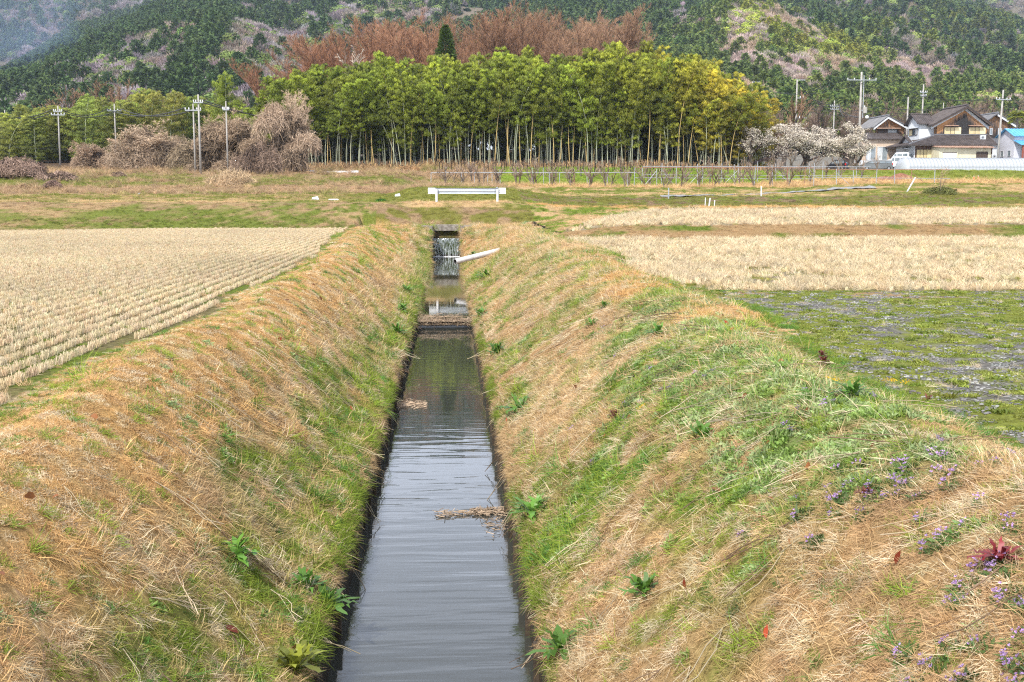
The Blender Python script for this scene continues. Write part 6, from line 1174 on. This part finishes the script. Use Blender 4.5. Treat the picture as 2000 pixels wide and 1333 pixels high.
MB().box(s0+.15, s0+.35, YS-2.0, YS-1.8, g0-.5, Z_(283.5, YS-2)).build('porch_post', surf('red_brown_post', (.22, .06, .04), (.30, .10, .07), 5), sh); MB().box(s0+.9, s1-.5, YS-.05, YS-.003, g0-.4, Z_(288, YS)).build('roller_door', surf('grey_door', (.30, .31, .33), (.38, .39, .41), 3, stretch=(.2, 1, 6)), sh)
for ya in (YS+.8, YS+2.9): window(sh, ya, ya+.8, Z_(304, YS), Z_(294, YS), s0-.1, [(1, GLS)], frame=ALU, face='side', bar=.04)
# ------------------------------------------------------------------ plastic tunnel greenhouse
PLM, nt, out = newmat('greenhouse_plastic'); p = N(nt, 'ShaderNodeBsdfPrincipled', Roughness=.3); p.inputs['Base Color'].default_value = (.62, .65, .70, 1); p.inputs['Specular IOR Level'].default_value = .6; tr = N(nt, 'ShaderNodeBsdfTranslucent'); tr.inputs['Color'].default_value = (.62, .66, .72, 1); ms = N(nt, 'ShaderNodeMixShader'); ms.inputs[0].default_value = .4
nt.links.new(p.outputs[0], ms.inputs[1]); nt.links.new(tr.outputs[0], ms.inputs[2]); nt.links.new(ms.outputs[0], out.inputs[0])
YG = 147.0; gh = thing('greenhouse', 'long tunnel greenhouse covered in white plastic before the houses', 'greenhouse'); xg0 = X_(1779, YG-2); zb0 = hill_z(xg0+6, YG-2)-.05; hg = Z_(309, YG)-zb0; st_ = .46; nseg = 62; an = np.linspace(0, np.pi, 25)
def hoop(x, k=1.0, lift=0): return np.stack([0*an+x, YG-2.1*k*np.cos(an)*(np.abs(np.cos(an))**-.25).clip(0, 1.3)*1.0, zb0+(hg*k+lift)*np.sin(an)**.75], -1)
xs2 = [xg0+i*st_/4 for i in range(nseg*4+1)]; HV = np.stack([hoop(x, 1-.035*np.sin(np.pi*((x-xg0)/st_ % 1))) for x in xs2]); m_ = 25
I_ = np.arange(len(xs2)-1)[:, None]*m_+np.arange(m_-1)[None]; ob('plastic_cover', mesh('plastic_cover', HV.reshape(-1, 3), np.stack([I_, I_+1, I_+m_+1, I_+m_], -1).reshape(-1, 4), mats=PLM, smooth=True), gh)
ev = np.stack([hoop(xg0-.9*(1-(1-t)**2)**.0*np.sin(t*1.57), math.cos(t*1.4)) for t in np.linspace(0, 1, 8)]); I_ = np.arange(7)[:, None]*m_+np.arange(m_-1)[None]; ob('end_cover', mesh('end_cover', ev.reshape(-1, 3), np.stack([I_+m_, I_+m_+1, I_+1, I_], -1).reshape(-1, 4), mats=PLM, smooth=True), gh)
hp = MB().tube(hoop(0, 1.012), .016, 6).build('hoop', GALV, gh)
for i in range(nseg+1):
    o = hp if i == 0 else hp.copy()
    if i: C.objects.link(o)
    o.location = (xg0+i*st_, 0, 0)
MB().tube([(xg0-.2, YG-2.13, zb0+.95), (xs2[-1], YG-2.13, zb0+.95)], .02, 6).build('side_rail', GALV, gh)
# ------------------------------------------------------------------ cars
def car(name, label, u, Y, rz, paint, plate, L_=3.4, W_=1.48, h=1.62, van=True):
    x = X_(u, Y); t = thing(name, label, 'car', (x, Y, hill_z(x, Y)), rz); w = W_/2
    # side profile along x (front +x)
    low = [(-L_/2, .42), (-L_/2+.03, .85), (L_/2-.62, .92), (L_/2-.10, .78), (L_/2, .48), (L_/2-.05, .24), (-L_/2+.05, .24)]
    q = MB(); n = len(low)
    for s_ in (1,):
        secs = [(-w, .94), (-w*.97, 1.0), (w*.97, 1.0), (w, .94)]
        vs = [(px*k, yy, .24+(pz-.24)*k if pz > .24 else pz) for yy, k in secs for px, pz in low]; f = [tuple(range(n))[::-1], tuple(range(3*n, 4*n))]
        for a in range(3): f += [(a*n+i, a*n+(i+1) % n, (a+1)*n+(i+1) % n, (a+1)*n+i) for i in range(n)]
        q.add(vs, f)
    body = q.build('body', paint, t, bevel=.05, smooth=False); cabin = [(-L_/2+.06, .86), (-L_/2+.16, h-.06), (-L_/2+.4, h), (L_/2-1.35, h), (L_/2-.62, .92)]
    q = MB(); n = 5; vs = [(px, s_*(w*.97 if pz < 1 else w*.84), pz) for s_ in (-1, 1) for px, pz in cabin]; q.add(vs, [tuple(range(n))[::-1], tuple(range(n, 2*n))]+[(i, (i+1) % n, n+(i+1) % n, n+i) for i in range(n)]); q.build('cabin', paint, t, bevel=.05)
    for s_ in (-1, 1):
        for xa2, xb2 in ((-L_/2+.30, -L_/2+1.0), (-L_/2+1.08, -L_/2+1.8), (-L_/2+1.88, L_/2-.95)):
            sh_ = lambda z: s_*(w*.97+(w*.84-w*.97)*(z-.9)/(h-.9)+.012); z0_, z1_ = .98, h-.16; q = MB().add([(xa2, sh_(z0_), z0_), (xb2, sh_(z0_), z0_), (min(xb2, L_/2-1.25) if xb2 > L_/2-1.3 else xb2, sh_(z1_), z1_), (xa2+.04, sh_(z1_), z1_)], [(0, 1, 2, 3)]); q.build('side_window', GLS, t)
    q = MB().add([(-L_/2+.075, -w*.82, .98), (-L_/2+.075, w*.82, .98), (-L_/2+.135, w*.74, h-.17), (-L_/2+.135, -w*.74, h-.17)], [(0, 1, 2, 3)]); q.build('rear_window', GLS, t); q = MB().add([(L_/2-.66, -w*.82, .98), (L_/2-.66, w*.82, .98), (L_/2-1.22, w*.74, h-.10), (L_/2-1.22, -w*.74, h-.10)], [(0, 1, 2, 3)]); o = q.build('windscreen', GLS, t); o.location = (.03, 0, .02)
    for s_ in (-1, 1): MB().box(-L_/2-.015, -L_/2+.12, s_*w*.93-.06, s_*w*.93+.06, .72, .98).build('tail_light', surf('red_lens', (.5, .01, .01), (.6, .02, .02), 3, rough=.3, bump=0), t, bevel=.01)
    MB().box(-L_/2-.03, -L_/2-.001, -.17, .17, .50, .66).build('number_plate', plate, t); MB().box(-L_/2-.05, -L_/2+.1, -w*.96, w*.96, .26, .46).build('bumper', paint, t, bevel=.03)
    for px in (-L_/2+.55, L_/2-.6):
        for s_ in (-1, 1): wh = MB().tube([(px, s_*(w-.16), .27), (px, s_*(w+.005), .27)], .27, 18).build('wheel', BLK, t); MB().tube([(px, s_*(w+.006), .27), (px, s_*(w+.02), .27)], .16, 12).build('rim', GALV, wh)
    return t
YEL = surf('yellow_plate', (.75, .50, .02), (.8, .55, .03), 3, rough=.5, bump=0); CW = surf('white_car_paint', (.74, .75, .76), (.8, .81, .82), 1, rough=.22, bump=0, spec=.6); CB = surf('black_car_paint', (.02, .02, .025), (.03, .03, .035), 1, rough=.2, bump=0, spec=.6); CG = surf('grey_car_paint', (.13, .14, .14), (.16, .17, .17), 1, rough=.25, bump=0, spec=.6)
car('parked_car', 'small white hatchback with a yellow plate parked left of the main house', 1755, 155, R(128), CW, YEL); car('parked_van', 'white van parked behind the small white hatchback', 1757, 162.5, R(140), CW, WP, 3.4, 1.48, 1.85)
car('parked_car', 'black car with a yellow plate parked under the plum tree', 1640, 150, R(120), CB, YEL, 3.4, 1.48, 1.5); car('parked_car', 'low dark grey car behind the trellis left of the white hatchback', 1712, 152, R(175), CG, WP, 4.1, 1.65, 1.35)
# heaps of red earth behind the trellis
for i, (u, v, wd, h_, Y, lab) in enumerate(((1730, 362, 2.6, .55, 108, 'left low heap of red brown earth behind the trellis'), (1762, 361, 3.2, .75, 109, 'larger heap of red brown earth right of the low one'))):
    x = X_(u, Y); gx_, gy_ = np.meshgrid(np.linspace(-1, 1, 30), np.linspace(-1, 1, 30)); r_ = np.hypot(gx_, gy_); zz = h_*np.exp(-(r_*1.6)**2)*(1+.5*(fbm(gx_, gy_, .3, 4, i)-.5))-.06; I_ = np.arange(29)[:, None]*30+np.arange(29)[None]
    o = ob('earth_heap', mesh('earth_heap', np.stack([gx_*wd/2*1.3, gy_*1.2, zz], -1).reshape(-1, 3), np.stack([I_, I_+1, I_+31, I_+30], -1).reshape(-1, 4), mats=surf('red_earth', (.16, .07, .045), (.28, .13, .08), 6, rough=.95, bump=.6, bdist=.05), smooth=True)); o.location = (x, Y, hill_z(x, Y)); tag(o, lab, 'heap')
# ------------------------------------------------------------------ the air
HAZE = .00014
def volume(name, mb, col, dens, label=None, noise=None):
    m, nt, out = newmat(name); v = N(nt, 'ShaderNodeVolumePrincipled'); v.inputs['Color'].default_value = tuple(col)+(1,); v.inputs['Density'].default_value = dens; v.inputs['Anisotropy'].default_value = .2
    nt.links.new(v.outputs[0], out.inputs['Volume']); o = mb.build(name, m); return tag(o, label, 'haze' if label else None, None, 'stuff'), m, nt, v
o, m, nt, v = volume('haze', MB().box(-2200, 2600, -60, 2400, -2, 520), (.66, .80, 1.0), HAZE, 'thin bluish winter haze lying over the valley')

# smoke from a field fire drifting up before the left mountain
mb = MB(); P = np.array([at(-60, 230, 520), at(10, 175, 520), at(40, 95, 530), at(75, 20, 540), at(95, -40, 545)]); mb.tube(P, [34, 26, 22, 24, 28], 12)
o, m, nt, v = volume('smoke', mb, (.45, .64, 1.0), .006, 'plume of pale blue smoke drifting up at the far left')
g = N(nt, 'ShaderNodeNewGeometry'); n = N(nt, 'ShaderNodeTexNoise', Scale=.035, Detail=3); nt.links.new(g.outputs['Position'], n.inputs['Vector']); r = N(nt, 'ShaderNodeMapRange'); r.inputs[1].default_value = .42; r.inputs[2].default_value = .68; r.inputs[3].default_value = 0; r.inputs[4].default_value = .009
nt.links.new(n.outputs['Fac'], r.inputs[0]); nt.links.new(r.outputs[0], v.inputs['Density']); S.cycles.volume_step_rate = 4; o['category'] = 'smoke'
